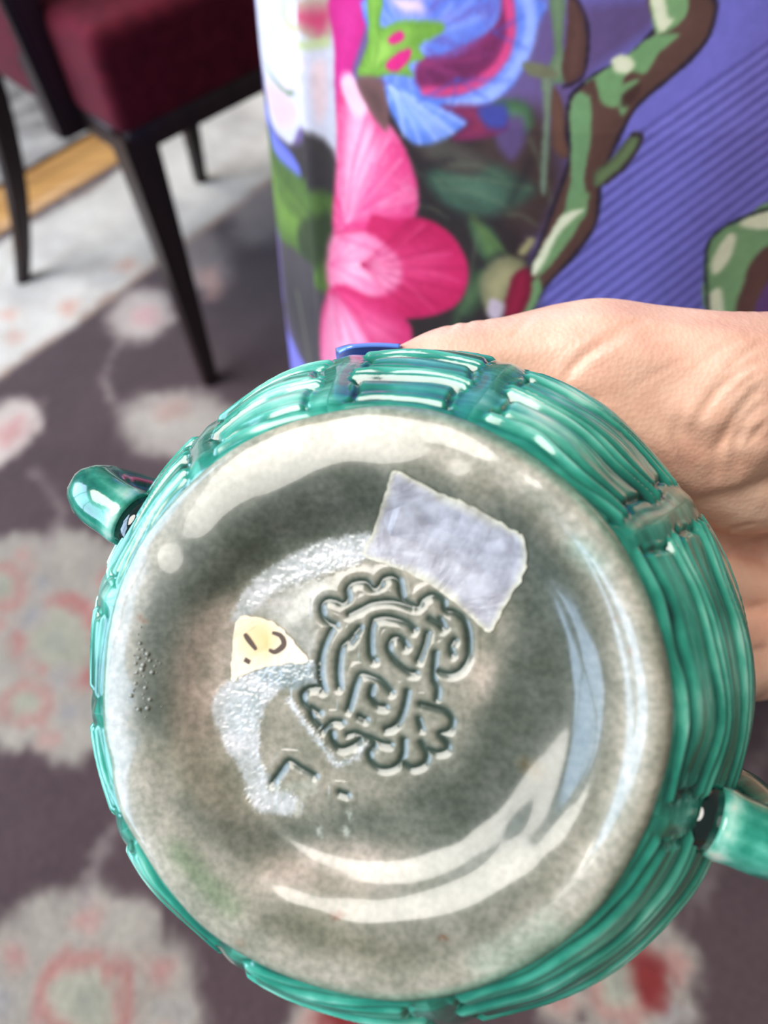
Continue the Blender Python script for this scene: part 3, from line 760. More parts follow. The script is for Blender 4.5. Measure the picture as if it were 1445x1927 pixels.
RUG_PRINT=[
('poly',[(-861,785),(-658,1036),(-534,1165),(-426,1286),(-296,1429),(-169,1582),(66,1851),(-164,2110),(-295,1946),(-538,1631),(-684,1488),(-988,1172)],(204, 199, 192),(214, 210, 204),14,1,None),
('line',[(-802,876),(-658,1036),(-534,1165),(-426,1286),(-296,1429),(-169,1582),(-1,1779)],(186, 160, 140),14,14,10,0.7),
('poly',[(-659,1411),(-621,1450),(-549,1411),(-574,1359),(-623,1364)],(168, 162, 160),(190, 186, 182),26,0.6,None),
('poly',[(-471,1510),(-429,1552),(-357,1510),(-387,1454),(-438,1459)],(168, 162, 160),(190, 186, 182),26,0.6,None),
('poly',[(-695,1266),(-660,1301),(-591,1266),(-614,1219),(-661,1223)],(168, 162, 160),(190, 186, 182),26,0.6,None),
('poly',[(-333,1691),(-287,1739),(-212,1692),(-247,1629),(-300,1634)],(168, 162, 160),(190, 186, 182),26,0.6,None),
('poly',[(-289,1797),(-240,1847),(-163,1797),(-200,1730),(-256,1735)],(168, 162, 160),(190, 186, 182),26,0.6,None),
('poly',[(-556,1309),(-518,1345),(-450,1310),(-476,1261),(-523,1265)],(168, 162, 160),(190, 186, 182),26,0.6,None),
('poly',[(-370,1884),(-321,1938),(-241,1885),(-277,1813),(-334,1819)],(168, 162, 160),(190, 186, 182),26,0.6,None),
('poly',[(-668,1141),(-653,1159),(-628,1141),(-641,1117)],(208, 168, 150),(206, 150, 136),16,0.7,None),
('poly',[(-580,1210),(-564,1229),(-539,1210),(-553,1184)],(208, 168, 150),(206, 150, 136),16,0.7,None),
('poly',[(-481,1323),(-464,1344),(-438,1323),(-454,1295)],(208, 168, 150),(206, 150, 136),16,0.7,None),
('poly',[(-691,1203),(-676,1222),(-650,1203),(-663,1178)],(208, 168, 150),(206, 150, 136),16,0.7,None),
('poly',[(-299,429),(-326,399),(-369,406),(-399,447),(-391,492),(-351,505),(-310,476)],(146, 138, 128),(158, 150, 137),12,1,None),
('poly',[(-329,448),(-337,430),(-357,432),(-370,452),(-362,470),(-341,468)],(128, 124, 128),None,14,0.8,None),
('poly',[(-341,358),(-381,351),(-418,380),(-426,425),(-396,452),(-352,438),(-328,396)],(146, 138, 128),(158, 150, 137),12,1,None),
('poly',[(-356,397),(-364,380),(-385,382),(-398,401),(-390,419),(-369,417)],(164, 112, 106),None,14,0.8,None),
('poly',[(-415,331),(-457,348),(-479,390),(-463,426),(-420,427),(-385,393),(-384,350)],(146, 138, 128),(158, 150, 137),12,1,None),
('poly',[(-503,353),(-536,389),(-536,432),(-500,448),(-457,424),(-440,380),(-460,349)],(146, 138, 128),(158, 150, 137),12,1,None),
('poly',[(-469,394),(-476,376),(-497,378),(-511,398),(-504,416),(-483,413)],(164, 112, 106),None,14,0.8,None),
('poly',[(-582,419),(-598,466),(-573,497),(-527,487),(-495,444),(-502,402),(-539,392)],(146, 138, 128),(158, 150, 137),12,1,None),
('poly',[(-630,517),(-620,562),(-576,568),(-533,530),(-524,480),(-553,454),(-600,470)],(146, 138, 128),(158, 150, 137),12,1,None),
('poly',[(-554,508),(-561,489),(-583,491),(-599,513),(-592,533),(-570,531)],(164, 112, 106),None,14,0.8,None),
('poly',[(-627,619),(-591,644),(-540,618),(-516,564),(-533,524),(-579,524),(-620,566)],(146, 138, 128),(158, 150, 137),12,1,None),
('poly',[(-550,577),(-557,556),(-578,559),(-594,581),(-588,602),(-565,600)],(128, 124, 128),None,14,0.8,None),
('poly',[(-565,688),(-514,680),(-477,629),(-480,577),(-520,560),(-567,590),(-588,647)],(146, 138, 128),(158, 150, 137),12,1,None),
('poly',[(-506,621),(-514,599),(-537,601),(-554,626),(-546,649),(-522,646)],(164, 112, 106),None,14,0.8,None),
('poly',[(-464,692),(-419,653),(-408,596),(-438,563),(-487,577),(-519,628),(-510,680)],(146, 138, 128),(158, 150, 137),12,1,None),
('poly',[(-366,629),(-342,576),(-360,532),(-405,528),(-445,567),(-450,622),(-415,650)],(146, 138, 128),(158, 150, 137),12,1,None),
('poly',[(-374,583),(-383,561),(-406,564),(-420,588),(-412,610),(-389,607)],(164, 112, 106),None,14,0.8,None),
('poly',[(-306,529),(-310,480),(-347,461),(-391,485),(-409,535),(-387,574),(-340,572)],(146, 138, 128),(158, 150, 137),12,1,None),
('poly',[(-371,487),(-375,447),(-395,417),(-427,403),(-466,407),(-504,428),(-535,463),(-552,506),(-552,550),(-533,584),(-499,601),(-456,596),(-415,571),(-385,531)],(150, 143, 131),None,16,1,None),
('poly',[(-391,489),(-394,458),(-410,434),(-435,424),(-465,427),(-494,443),(-518,471),(-532,504),(-531,537),(-516,563),(-490,576),(-457,573),(-426,553),(-402,524)],(158, 104, 98),None,12,1,None),
('poly',[(-412,491),(-413,469),(-424,452),(-442,444),(-464,447),(-485,459),(-502,478),(-511,502),(-510,525),(-500,543),(-481,552),(-459,550),(-437,537),(-420,516)],(152, 148, 132),(146, 144, 126),12,1,None),
('poly',[(-447,495),(-447,488),(-450,483),(-455,481),(-462,482),(-468,485),(-473,491),(-476,498),(-476,505),(-472,510),(-467,513),(-460,512),(-454,508),(-449,502)],(132, 132, 122),None,14,0.7,None),
('poly',[(-491,525),(-510,520),(-530,535),(-537,559),(-525,575),(-502,569),(-487,547)],(146, 138, 128),(158, 150, 137),12,1,None),
('poly',[(-502,546),(-505,537),(-515,538),(-522,548),(-519,557),(-509,556)],(128, 124, 128),None,14,0.8,None),
('poly',[(-551,509),(-571,524),(-579,548),(-567,563),(-544,557),(-529,535),(-532,514)],(146, 138, 128),(158, 150, 137),12,1,None),
('poly',[(-543,534),(-546,525),(-556,526),(-564,537),(-560,546),(-550,545)],(164, 112, 106),None,14,0.8,None),
('poly',[(-617,556),(-625,581),(-613,597),(-591,591),(-574,569),(-577,546),(-596,541)],(146, 138, 128),(158, 150, 137),12,1,None),
('poly',[(-643,637),(-631,654),(-608,648),(-591,624),(-593,601),(-613,595),(-635,611)],(146, 138, 128),(158, 150, 137),12,1,None),
('poly',[(-605,623),(-608,612),(-619,614),(-627,625),(-624,636),(-613,634)],(164, 112, 106),None,14,0.8,None),
('poly',[(-605,691),(-581,685),(-564,660),(-567,636),(-586,630),(-609,647),(-617,674)],(146, 138, 128),(158, 150, 137),12,1,None),
('poly',[(-529,672),(-513,647),(-516,623),(-536,617),(-558,634),(-566,661),(-553,678)],(146, 138, 128),(158, 150, 137),12,1,None),
('poly',[(-528,646),(-531,635),(-542,637),(-550,648),(-546,659),(-535,658)],(164, 112, 106),None,14,0.8,None),
('poly',[(-479,596),(-483,573),(-503,568),(-524,583),(-531,609),(-518,625),(-495,619)],(146, 138, 128),(158, 150, 137),12,1,None),
('poly',[(-494,595),(-498,585),(-508,586),(-515,597),(-511,607),(-501,606)],(128, 124, 128),None,14,0.8,None),
('poly',[(-514,591),(-515,570),(-524,554),(-539,547),(-559,549),(-578,560),(-594,579),(-603,601),(-604,623),(-595,639),(-579,648),(-559,645),(-539,633),(-523,613)],(150, 143, 131),None,16,1,None),
('poly',[(-524,592),(-525,576),(-532,563),(-544,558),(-559,559),(-574,568),(-586,582),(-593,600),(-593,617),(-587,629),(-574,636),(-559,634),(-543,624),(-531,609)],(158, 104, 98),None,12,1,None),
('poly',[(-534,593),(-535,581),(-539,573),(-548,569),(-559,570),(-569,576),(-578,586),(-583,599),(-583,610),(-578,620),(-570,624),(-559,623),(-548,616),(-539,605)],(152, 148, 132),(146, 144, 126),12,1,None),
('poly',[(-552,595),(-552,592),(-553,589),(-555,588),(-559,588),(-562,590),(-564,593),(-566,597),(-566,600),(-564,603),(-562,604),(-559,604),(-556,602),(-553,599)],(132, 132, 122),None,14,0.7,None),
('poly',[(-412,389),(-422,374),(-441,376),(-457,393),(-456,412),(-440,420),(-420,410)],(146, 138, 128),(158, 150, 137),12,1,None),
('poly',[(-426,395),(-429,388),(-439,388),(-444,397),(-441,405),(-432,404)],(128, 124, 128),None,14,0.8,None),
('poly',[(-442,343),(-461,344),(-476,361),(-476,380),(-460,387),(-441,377),(-433,357)],(146, 138, 128),(158, 150, 137),12,1,None),
('poly',[(-446,363),(-449,355),(-459,356),(-465,365),(-462,373),(-452,372)],(164, 112, 106),None,14,0.8,None),
('poly',[(-503,347),(-518,364),(-519,383),(-503,390),(-483,380),(-475,360),(-484,346)],(146, 138, 128),(158, 150, 137),12,1,None),
('poly',[(-553,400),(-554,420),(-538,428),(-518,417),(-509,397),(-517,382),(-537,383)],(146, 138, 128),(158, 150, 137),12,1,None),
('poly',[(-522,403),(-525,394),(-535,395),(-542,405),(-539,413),(-529,412)],(164, 112, 106),None,14,0.8,None),
('poly',[(-555,465),(-539,473),(-518,462),(-509,440),(-518,425),(-538,426),(-554,444)],(146, 138, 128),(158, 150, 137),12,1,None),
('poly',[(-502,491),(-482,480),(-473,458),(-482,442),(-503,443),(-519,461),(-519,483)],(146, 138, 128),(158, 150, 137),12,1,None),
('poly',[(-487,464),(-490,455),(-500,457),(-507,466),(-504,475),(-494,474)],(164, 112, 106),None,14,0.8,None),
('poly',[(-438,456),(-429,434),(-439,419),(-459,420),(-475,438),(-474,459),(-458,467)],(146, 138, 128),(158, 150, 137),12,1,None),
('poly',[(-444,440),(-447,432),(-456,433),(-462,442),(-459,451),(-450,450)],(128, 124, 128),None,14,0.8,None),
('poly',[(-446,407),(-447,390),(-456,377),(-470,371),(-487,373),(-505,382),(-518,397),(-526,415),(-526,433),(-517,447),(-503,454),(-484,452),(-467,442),(-453,426)],(150, 143, 131),None,16,1,None),
('poly',[(-455,408),(-456,395),(-462,385),(-474,380),(-487,381),(-500,389),(-511,400),(-517,415),(-517,428),(-510,439),(-499,444),(-485,443),(-471,435),(-461,423)],(158, 104, 98),None,12,1,None),
('poly',[(-464,409),(-465,400),(-469,392),(-477,389),(-487,390),(-496,395),(-504,404),(-508,414),(-508,423),(-503,431),(-495,434),(-485,433),(-475,428),(-468,419)],(152, 148, 132),(146, 144, 126),12,1,None),
('poly',[(-480,411),(-480,408),(-481,406),(-483,405),(-486,405),(-489,407),(-491,409),(-492,412),(-492,415),(-491,417),(-489,418),(-486,418),(-483,416),(-481,414)],(132, 132, 122),None,14,0.7,None),
('poly',[(-234,49),(-251,25),(-285,25),(-312,47),(-311,76),(-283,90),(-248,78)],(146, 138, 128),(158, 150, 137),12,1,None),
('poly',[(-258,54),(-266,43),(-282,44),(-291,57),(-284,68),(-267,66)],(128, 124, 128),None,14,0.8,None),
('poly',[(-254,0),(-283,-10),(-315,3),(-327,31),(-310,52),(-275,51),(-250,27)],(146, 138, 128),(158, 150, 137),12,1,None),
('poly',[(-271,20),(-278,9),(-295,11),(-304,23),(-297,34),(-280,33)],(164, 112, 106),None,14,0.8,None),
('poly',[(-300,-28),(-334,-24),(-357,-1),(-352,25),(-322,34),(-290,18),(-281,-9)],(146, 138, 128),(158, 150, 137),12,1,None),
('poly',[(-361,-31),(-392,-15),(-401,13),(-380,31),(-345,25),(-324,0),(-331,-24)],(146, 138, 128),(158, 150, 137),12,1,None),
('poly',[(-346,-2),(-352,-13),(-369,-11),(-379,1),(-372,12),(-356,10)],(164, 112, 106),None,14,0.8,None),
('poly',[(-424,-8),(-445,17),(-437,42),(-404,47),(-373,28),(-367,0),(-390,-16)],(146, 138, 128),(158, 150, 137),12,1,None),
('poly',[(-474,35),(-479,65),(-455,81),(-418,70),(-399,42),(-410,18),(-443,15)],(146, 138, 128),(158, 150, 137),12,1,None),
('poly',[(-422,45),(-429,33),(-446,35),(-457,48),(-451,59),(-433,58)],(164, 112, 106),None,14,0.8,None),
('poly',[(-497,92),(-484,117),(-448,118),(-418,94),(-416,64),(-443,50),(-478,62)],(146, 138, 128),(158, 150, 137),12,1,None),
('poly',[(-438,84),(-444,72),(-461,73),(-472,86),(-466,98),(-449,97)],(128, 124, 128),None,14,0.8,None),
('poly',[(-485,147),(-455,160),(-418,144),(-402,112),(-419,88),(-455,90),(-485,115)],(146, 138, 128),(158, 150, 137),12,1,None),
('poly',[(-427,120),(-434,108),(-452,109),(-464,123),(-457,136),(-439,135)],(164, 112, 106),None,14,0.8,None),
('poly',[(-437,183),(-398,179),(-371,149),(-376,118),(-408,108),(-443,125),(-457,159)],(146, 138, 128),(158, 150, 137),12,1,None),
('poly',[(-366,187),(-331,166),(-323,132),(-346,112),(-383,118),(-408,147),(-401,179)],(146, 138, 128),(158, 150, 137),12,1,None),
('poly',[(-347,147),(-355,134),(-373,135),(-384,150),(-377,163),(-358,162)],(164, 112, 106),None,14,0.8,None),
('poly',[(-296,158),(-276,127),(-288,99),(-322,94),(-354,115),(-360,147),(-334,167)],(146, 138, 128),(158, 150, 137),12,1,None),
('poly',[(-248,106),(-247,75),(-274,60),(-309,70),(-327,99),(-314,126),(-278,129)],(146, 138, 128),(158, 150, 137),12,1,None),
('poly',[(-268,93),(-276,81),(-293,82),(-303,96),(-295,109),(-278,107)],(164, 112, 106),None,14,0.8,None),
('poly',[(-293,64),(-297,39),(-315,21),(-341,13),(-371,15),(-400,28),(-423,50),(-435,76),(-433,102),(-417,122),(-389,132),(-356,129),(-325,114),(-303,91)],(150, 143, 131),None,16,1,None),
('poly',[(-309,65),(-312,46),(-325,32),(-346,25),(-369,27),(-392,37),(-410,54),(-419,75),(-417,95),(-404,110),(-383,118),(-358,116),(-334,104),(-317,86)],(158, 104, 98),None,12,1,None),
('poly',[(-325,67),(-327,53),(-336,43),(-351,38),(-368,39),(-384,47),(-397,59),(-403,73),(-401,87),(-392,98),(-377,103),(-360,102),(-343,94),(-330,81)],(152, 148, 132),(146, 144, 126),12,1,None),
('poly',[(-352,69),(-353,65),(-356,62),(-360,60),(-365,61),(-370,63),(-373,67),(-375,71),(-375,75),(-372,78),(-368,80),(-363,79),(-358,77),(-354,73)],(132, 132, 122),None,14,0.7,None),
('poly',[(22,-22),(5,-36),(-20,-35),(-34,-18),(-27,1),(-4,9),(18,-2)],(146, 138, 128),(158, 150, 137),12,1,None),
('poly',[(6,-16),(-1,-23),(-12,-22),(-17,-14),(-10,-6),(1,-7)],(128, 124, 128),None,14,0.8,None),
('poly',[(-15,-60),(-39,-62),(-57,-49),(-55,-30),(-35,-19),(-11,-26),(-3,-44)],(146, 138, 128),(158, 150, 137),12,1,None),
('poly',[(-19,-43),(-26,-50),(-37,-49),(-42,-41),(-36,-33),(-24,-34)],(164, 112, 106),None,14,0.8,None),
('poly',[(-73,-71),(-94,-60),(-98,-42),(-81,-28),(-56,-30),(-43,-47),(-51,-65)],(146, 138, 128),(158, 150, 137),12,1,None),
('poly',[(-128,-49),(-137,-31),(-125,-14),(-100,-13),(-82,-27),(-85,-47),(-105,-56)],(146, 138, 128),(158, 150, 137),12,1,None),
('poly',[(-97,-35),(-103,-43),(-115,-42),(-121,-33),(-114,-25),(-102,-26)],(164, 112, 106),None,14,0.8,None),
('poly',[(-157,-4),(-149,15),(-125,21),(-104,9),(-101,-12),(-118,-25),(-143,-22)],(146, 138, 128),(158, 150, 137),12,1,None),
('poly',[(-144,47),(-121,57),(-97,48),(-89,27),(-103,10),(-128,9),(-146,25)],(146, 138, 128),(158, 150, 137),12,1,None),
('poly',[(-106,31),(-113,22),(-125,23),(-131,33),(-124,41),(-112,40)],(164, 112, 106),None,14,0.8,None),
('poly',[(-91,77),(-65,72),(-53,52),(-63,32),(-88,27),(-109,41),(-111,63)],(146, 138, 128),(158, 150, 137),12,1,None),
('poly',[(-71,51),(-77,43),(-89,44),(-95,53),(-88,61),(-76,60)],(128, 124, 128),None,14,0.8,None),
('poly',[(-25,70),(-9,52),(-15,31),(-38,22),(-62,32),(-68,54),(-52,71)],(146, 138, 128),(158, 150, 137),12,1,None),
('poly',[(-26,46),(-33,38),(-46,39),(-51,48),(-44,57),(-31,56)],(164, 112, 106),None,14,0.8,None),
('poly',[(19,30),(18,9),(-3,-3),(-27,2),(-37,21),(-26,40),(0,44)],(146, 138, 128),(158, 150, 137),12,1,None),
('poly',[(-16,-4),(-23,-21),(-38,-33),(-58,-39),(-79,-38),(-98,-29),(-111,-14),(-116,4),(-110,22),(-95,35),(-74,42),(-51,40),(-32,30),(-19,14)],(150, 143, 131),None,16,1,None),
('poly',[(-27,-3),(-32,-16),(-44,-26),(-59,-31),(-76,-29),(-91,-22),(-101,-11),(-104,3),(-100,17),(-88,27),(-72,32),(-55,31),(-39,23),(-30,11)],(158, 104, 98),None,12,1,None),
('poly',[(-38,-2),(-42,-12),(-50,-19),(-61,-22),(-73,-21),(-84,-16),(-91,-8),(-93,2),(-90,12),(-82,19),(-70,23),(-58,22),(-47,16),(-40,8)],(152, 148, 132),(146, 144, 126),12,1,None),
('poly',[(-58,-1),(-59,-3),(-61,-6),(-64,-7),(-68,-6),(-71,-5),(-73,-2),(-74,1),(-73,3),(-70,6),(-67,7),(-63,6),(-60,5),(-58,2)],(132, 132, 122),None,14,0.7,None),
('poly',[(252,0),(231,-10),(212,-3),(209,17),(225,34),(247,36),(260,21)],(146, 138, 128),(158, 150, 137),12,1,None),
('poly',[(244,12),(237,6),(227,7),(224,14),(231,21),(241,20)],(128, 124, 128),None,14,0.8,None),
('poly',[(196,-31),(176,-26),(170,-8),(183,10),(205,14),(220,1),(215,-19)],(146, 138, 128),(158, 150, 137),12,1,None),
('poly',[(205,-9),(198,-16),(188,-15),(185,-8),(192,-1),(202,-2)],(164, 112, 106),None,14,0.8,None),
('poly',[(139,-21),(130,-3),(141,16),(162,23),(179,11),(178,-9),(160,-23)],(146, 138, 128),(158, 150, 137),12,1,None),
('poly',[(111,27),(119,48),(140,57),(159,47),(161,26),(144,10),(122,10)],(146, 138, 128),(158, 150, 137),12,1,None),
('poly',[(147,31),(140,24),(130,25),(126,33),(133,40),(144,39)],(164, 112, 106),None,14,0.8,None),
('poly',[(130,88),(151,100),(172,92),(176,70),(161,51),(138,49),(124,65)],(146, 138, 128),(158, 150, 137),12,1,None),
('poly',[(189,125),(211,119),(217,97),(203,77),(180,72),(164,87),(168,111)],(146, 138, 128),(158, 150, 137),12,1,None),
('poly',[(202,97),(194,89),(183,90),(179,99),(187,107),(198,106)],(164, 112, 106),None,14,0.8,None),
('poly',[(252,112),(260,92),(247,70),(224,63),(207,76),(209,99),(229,115)],(146, 138, 128),(158, 150, 137),12,1,None),
('poly',[(243,89),(236,81),(225,82),(222,90),(230,98),(240,97)],(128, 124, 128),None,14,0.8,None),
('poly',[(277,59),(267,37),(244,29),(226,38),(226,60),(244,77),(267,77)],(146, 138, 128),(158, 150, 137),12,1,None),
('poly',[(261,53),(253,45),(242,46),(239,55),(247,62),(258,61)],(164, 112, 106),None,14,0.8,None),
('poly',[(237,39),(227,21),(211,8),(192,1),(173,3),(158,12),(149,27),(149,46),(158,65),(174,80),(194,87),(214,85),(230,75),(238,58)],(150, 143, 131),None,16,1,None),
('poly',[(227,40),(219,26),(207,15),(192,10),(177,12),(166,19),(159,31),(159,46),(166,60),(178,71),(194,77),(209,75),(221,67),(227,55)],(158, 104, 98),None,12,1,None),
('poly',[(217,41),(212,31),(203,23),(192,20),(182,20),(173,26),(169,34),(169,45),(174,55),(182,63),(193,67),(204,66),(213,60),(217,51)],(152, 148, 132),(146, 144, 126),12,1,None),
('poly',[(200,42),(198,39),(196,37),(193,36),(190,36),(187,38),(186,40),(186,43),(187,46),(190,49),(193,50),(196,49),(199,48),(200,45)],(132, 132, 122),None,14,0.7,None),
('poly',[(213,55),(236,58),(239,29),(218,22)],(112, 36, 36),(120, 42, 40),10,1,None),
('poly',[(-107,49),(-51,49),(-47,25),(-103,21)],(112, 36, 36),None,14,1,None),
('poly',[(-672,930),(-626,973),(-567,953),(-565,893),(-600,840),(-639,822),(-672,849)],(190, 176, 168),(206, 196, 186),14,1,None),
('poly',[(-631,907),(-595,932),(-584,895),(-613,864)],(190, 120, 120),None,18,0.6,None),
('poly',[(-430,899),(-402,950),(-338,954),(-263,925),(-234,873),(-267,820),(-336,815),(-399,842)],(158, 148, 140),(172, 164, 154),22,1,None),
('poly',[(-363,926),(-317,926),(-315,896),(-351,894)],(166, 130, 120),None,18,0.6,None),
('poly',[(-480,1172),(-447,1236),(-380,1234),(-354,1169),(-378,1099),(-436,1094)],(172, 160, 154),(190, 178, 172),22,1,None),
('poly',[(-431,1180),(-395,1182),(-381,1136),(-421,1134)],(200, 150, 150),None,16,0.6,None),
('poly',[(-368,1348),(-295,1407),(-248,1295),(-285,1204),(-339,1244)],(168, 156, 150),None,30,0.7,None),
('poly',[(-265,1476),(-163,1557),(-141,1400),(-217,1341)],(170, 160, 154),None,30,0.6,None),
('poly',[(-310,1272),(-279,1283),(-265,1201),(-295,1190)],(196, 150, 138),None,16,0.6,None),
('line',[(-446,1095),(-463,1003),(-432,935),(-372,927)],(140, 128, 124),12,12,10,0.7),
('line',[(-378,174),(-368,212),(-356,240),(-333,294)],(138, 126, 122),14,14,10,0.7),
('line',[(-311,825),(-247,763),(-163,652)],(138, 126, 122),14,14,10,0.6),
('line',[(-549,800),(-495,731),(-507,654)],(138, 126, 122),14,14,10,0.6),
('line',[(281,94),(386,213),(495,333)],(130, 118, 114),14,14,10,0.5),
('line',[(-735,1122),(-684,1488),(-538,1631),(-295,1946)],(190, 176, 160),12,12,8,0.6)]
BASE_TINT=[
('poly',[(-3784,2886),(-2294,3868),(-539,4117),(650,3985),(1793,3478),(1974,2818),(646,2453),(-933,2463),(-2681,1681),(-3187,396),(-3693,-888),(-4255,-124),(-4191,1573)],(84, 90, 82),None,350,0.8,None),
('poly',[(2443,3464),(3594,2254),(4080,565),(3873,-1011),(2809,-2455),(1194,-2301),(638,-1528),(1944,-208),(2508,1434),(1972,2632)],(76, 82, 74),None,420,0.85,None),  # right recess darkened in the tint, in place of a dark reflection
('poly',[(-1895,-2316),(68,-1831),(1923,-2254),(1555,-2981),(-507,-2684),(-2090,-2887),(-3347,-2026)],(92, 97, 88),None,350,0.7,None),
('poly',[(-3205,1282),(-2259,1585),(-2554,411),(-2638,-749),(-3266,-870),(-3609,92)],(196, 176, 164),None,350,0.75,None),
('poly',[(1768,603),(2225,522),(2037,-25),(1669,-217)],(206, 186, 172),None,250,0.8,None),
('poly',[(-1885,-3057),(-507,-2684),(635,-2695),(634,-3050),(-697,-3332),(-1781,-3325)],(208, 188, 176),None,300,0.75,None),  # pale patch low on the base: a blurred reflection painted into the tint
('poly',[(-525,1215),(1588,1241),(1569,-1211),(-513,-1313)],(150, 146, 132),None,450,0.7,None),
('poly',[(-2675,-4411),(-1271,-4642),(630,-4893),(1900,-4591),(1547,-4025),(71,-3806),(-1677,-3683)],(104, 101, 84),None,350,0.6,None),
('poly',[(634,-3050),(1920,-2604),(2889,-2880),(2439,-3772),(1366,-4041),(71,-3806)],(126, 124, 114),None,350,0.6,None),
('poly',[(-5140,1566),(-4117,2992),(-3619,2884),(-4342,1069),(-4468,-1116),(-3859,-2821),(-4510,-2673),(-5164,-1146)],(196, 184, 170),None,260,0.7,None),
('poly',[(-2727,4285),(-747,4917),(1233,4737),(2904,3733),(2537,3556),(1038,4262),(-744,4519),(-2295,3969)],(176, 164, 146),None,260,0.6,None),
('line',[(3687,2526),(3988,2253)],(150, 180, 166),330,330,250,0.9),
('line',[(-3381,-2883),(-2797,-3403),(-2381,-3741)],(84, 116, 74),300,300,320,0.8),
('line',[(2081,-4232),(2523,-4020),(3136,-3626)],(120, 170, 150),420,420,300,0.75),
('line',[(2273,4695),(2911,4200)],(150, 170, 154),200,200,200,0.5),
('line',[(-2729,4387),(-2199,4622),(-1362,4722),(455,4769)],(226, 192, 146),110,110,120,0.65),
('line',[(-502,-3649),(-434,-3679)],(112, 66, 44),55,55,60,0.85),
('line',[(1349,-3834),(1412,-3864)],(112, 66, 44),55,55,60,0.85),
('line',[(-2190,-4275),(-2119,-4305)],(112, 66, 44),55,55,60,0.85),
('line',[(-907,4475),(-835,4433)],(112, 66, 44),55,55,60,0.85),
('line',[(-4777,1843),(-4697,1803)],(112, 66, 44),55,55,60,0.85),
('line',[(-4183,1271),(-4105,1232)],(112, 66, 44),55,55,60,0.85),
('line',[(4428,836),(4486,802)],(112, 66, 44),55,55,60,0.85),
('line',[(4184,1361),(4243,1326)],(112, 66, 44),55,55,60,0.85),
('line',[(-406,-3641),(-339,-3671)],(112, 66, 44),55,55,60,0.85),
('line',[(2740,-1153),(2916,-1232)],(96, 76, 44),150,150,150,0.7),
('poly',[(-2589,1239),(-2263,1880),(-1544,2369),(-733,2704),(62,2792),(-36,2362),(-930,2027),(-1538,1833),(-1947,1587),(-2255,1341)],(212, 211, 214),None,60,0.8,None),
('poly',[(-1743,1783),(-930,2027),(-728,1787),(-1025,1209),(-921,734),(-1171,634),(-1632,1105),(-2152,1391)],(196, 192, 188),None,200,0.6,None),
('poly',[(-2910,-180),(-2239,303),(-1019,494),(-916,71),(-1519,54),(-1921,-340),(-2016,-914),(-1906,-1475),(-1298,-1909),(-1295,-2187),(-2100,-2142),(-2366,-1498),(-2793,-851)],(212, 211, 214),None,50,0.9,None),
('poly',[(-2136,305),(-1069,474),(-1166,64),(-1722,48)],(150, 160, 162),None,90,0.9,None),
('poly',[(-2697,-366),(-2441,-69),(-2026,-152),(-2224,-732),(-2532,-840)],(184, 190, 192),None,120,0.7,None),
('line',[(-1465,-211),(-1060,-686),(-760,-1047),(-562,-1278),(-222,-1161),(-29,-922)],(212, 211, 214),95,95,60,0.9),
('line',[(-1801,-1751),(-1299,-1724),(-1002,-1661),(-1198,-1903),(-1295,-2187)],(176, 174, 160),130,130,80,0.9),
('line',[(-364,-2130),(-325,-2236)],(196, 200, 190),60,60,60,0.8),
('line',[(-411,-2406),(-372,-2512)],(196, 200, 190),60,60,60,0.8),
('line',[(-898,-2437),(-858,-2544)],(196, 200, 190),60,60,60,0.8)]
MARK_LINES=[
[(-617,1160),(-735,1209),(-854,1333),(-869,1509),(-764,1611),(-607,1599),(-476,1550),(-385,1626),(-398,1789),(-295,1915),(-62,1940),(93,1815),(196,1866),(272,1990),(425,2028),(552,1941),(590,1768),(628,1620),(754,1546),(904,1498),(979,1622),(1154,1709),(1327,1624),(1376,1453),(1548,1406),(1693,1287),(1765,1094),(1787,854),(1761,613),(1637,419),(1466,342),(1270,373)],
[(1198,698),(1172,455),(1171,238),(1232,72),(1219,-97)],
[(947,-190),(1169,-242),(1389,-306),(1485,-445),(1435,-614),(1264,-692),(1385,-829),(1384,-948),(1238,-1002),(1067,-962)],
[(944,-848),(1042,-1034),(992,-1203),(795,-1284),(659,-1219)],
[(635,-814),(610,-1102),(473,-1276),(247,-1323),(71,-1224),(20,-1057),(121,-908),(-56,-795),(-209,-728),(-362,-759)],
[(-682,1084),(-812,832),(-888,556),(-892,257),(-832,11)],
[(-163,1116),(-343,915),(-498,763),(-549,514),(-560,266),(-534,69)],
[(-345,1363),(-138,1465),(93,1566),(450,1594),(804,1498)],
[(94,1268),(298,1315),(551,1274),(727,1202),(827,1105)],
[(99,1268),(43,1070),(30,872),(43,650),(100,553)],
[(676,809),(626,906),(526,966),(412,915),(361,755),(475,561),(625,430),(750,360),(837,350)],
[(1052,1035),(1001,815),(900,570)],
[(1532,922),(1470,800),(1493,680)],
[(1102,1292),(1251,1209),(1337,1137),(1276,1282)],
[(-872,47),(-1068,41),(-1212,-75),(-1198,-224),(-1065,-368),(-1012,-514),(-880,-645)],
[(-1039,-318),(-908,-400)],
[(-364,-319),(-301,-96),(-225,151),(-135,301),(44,281),(247,189),(411,11)],
[(298,-248),(171,-228),(44,-86),(70,86)],
[(699,20),(661,-187),(599,-382),(498,-555),(323,-646)],
[(-828,-704),(-647,-550),(-492,-544)],
[(-672,-747),(-632,-892),(-490,-1008),(-260,-925),(-145,-835)],
[(-209,-740),(45,-802),(247,-878),(385,-896)],
[(-159,-434),(-57,-479)],
[(897,-443),(945,-609)],
[(-343,865),(-266,966)],
[(-1772,-1665),(-1623,-1461),(-1464,-1275),(-1223,-1385),(-984,-1503)],
[(-511,-1773),(-394,-1803)]]
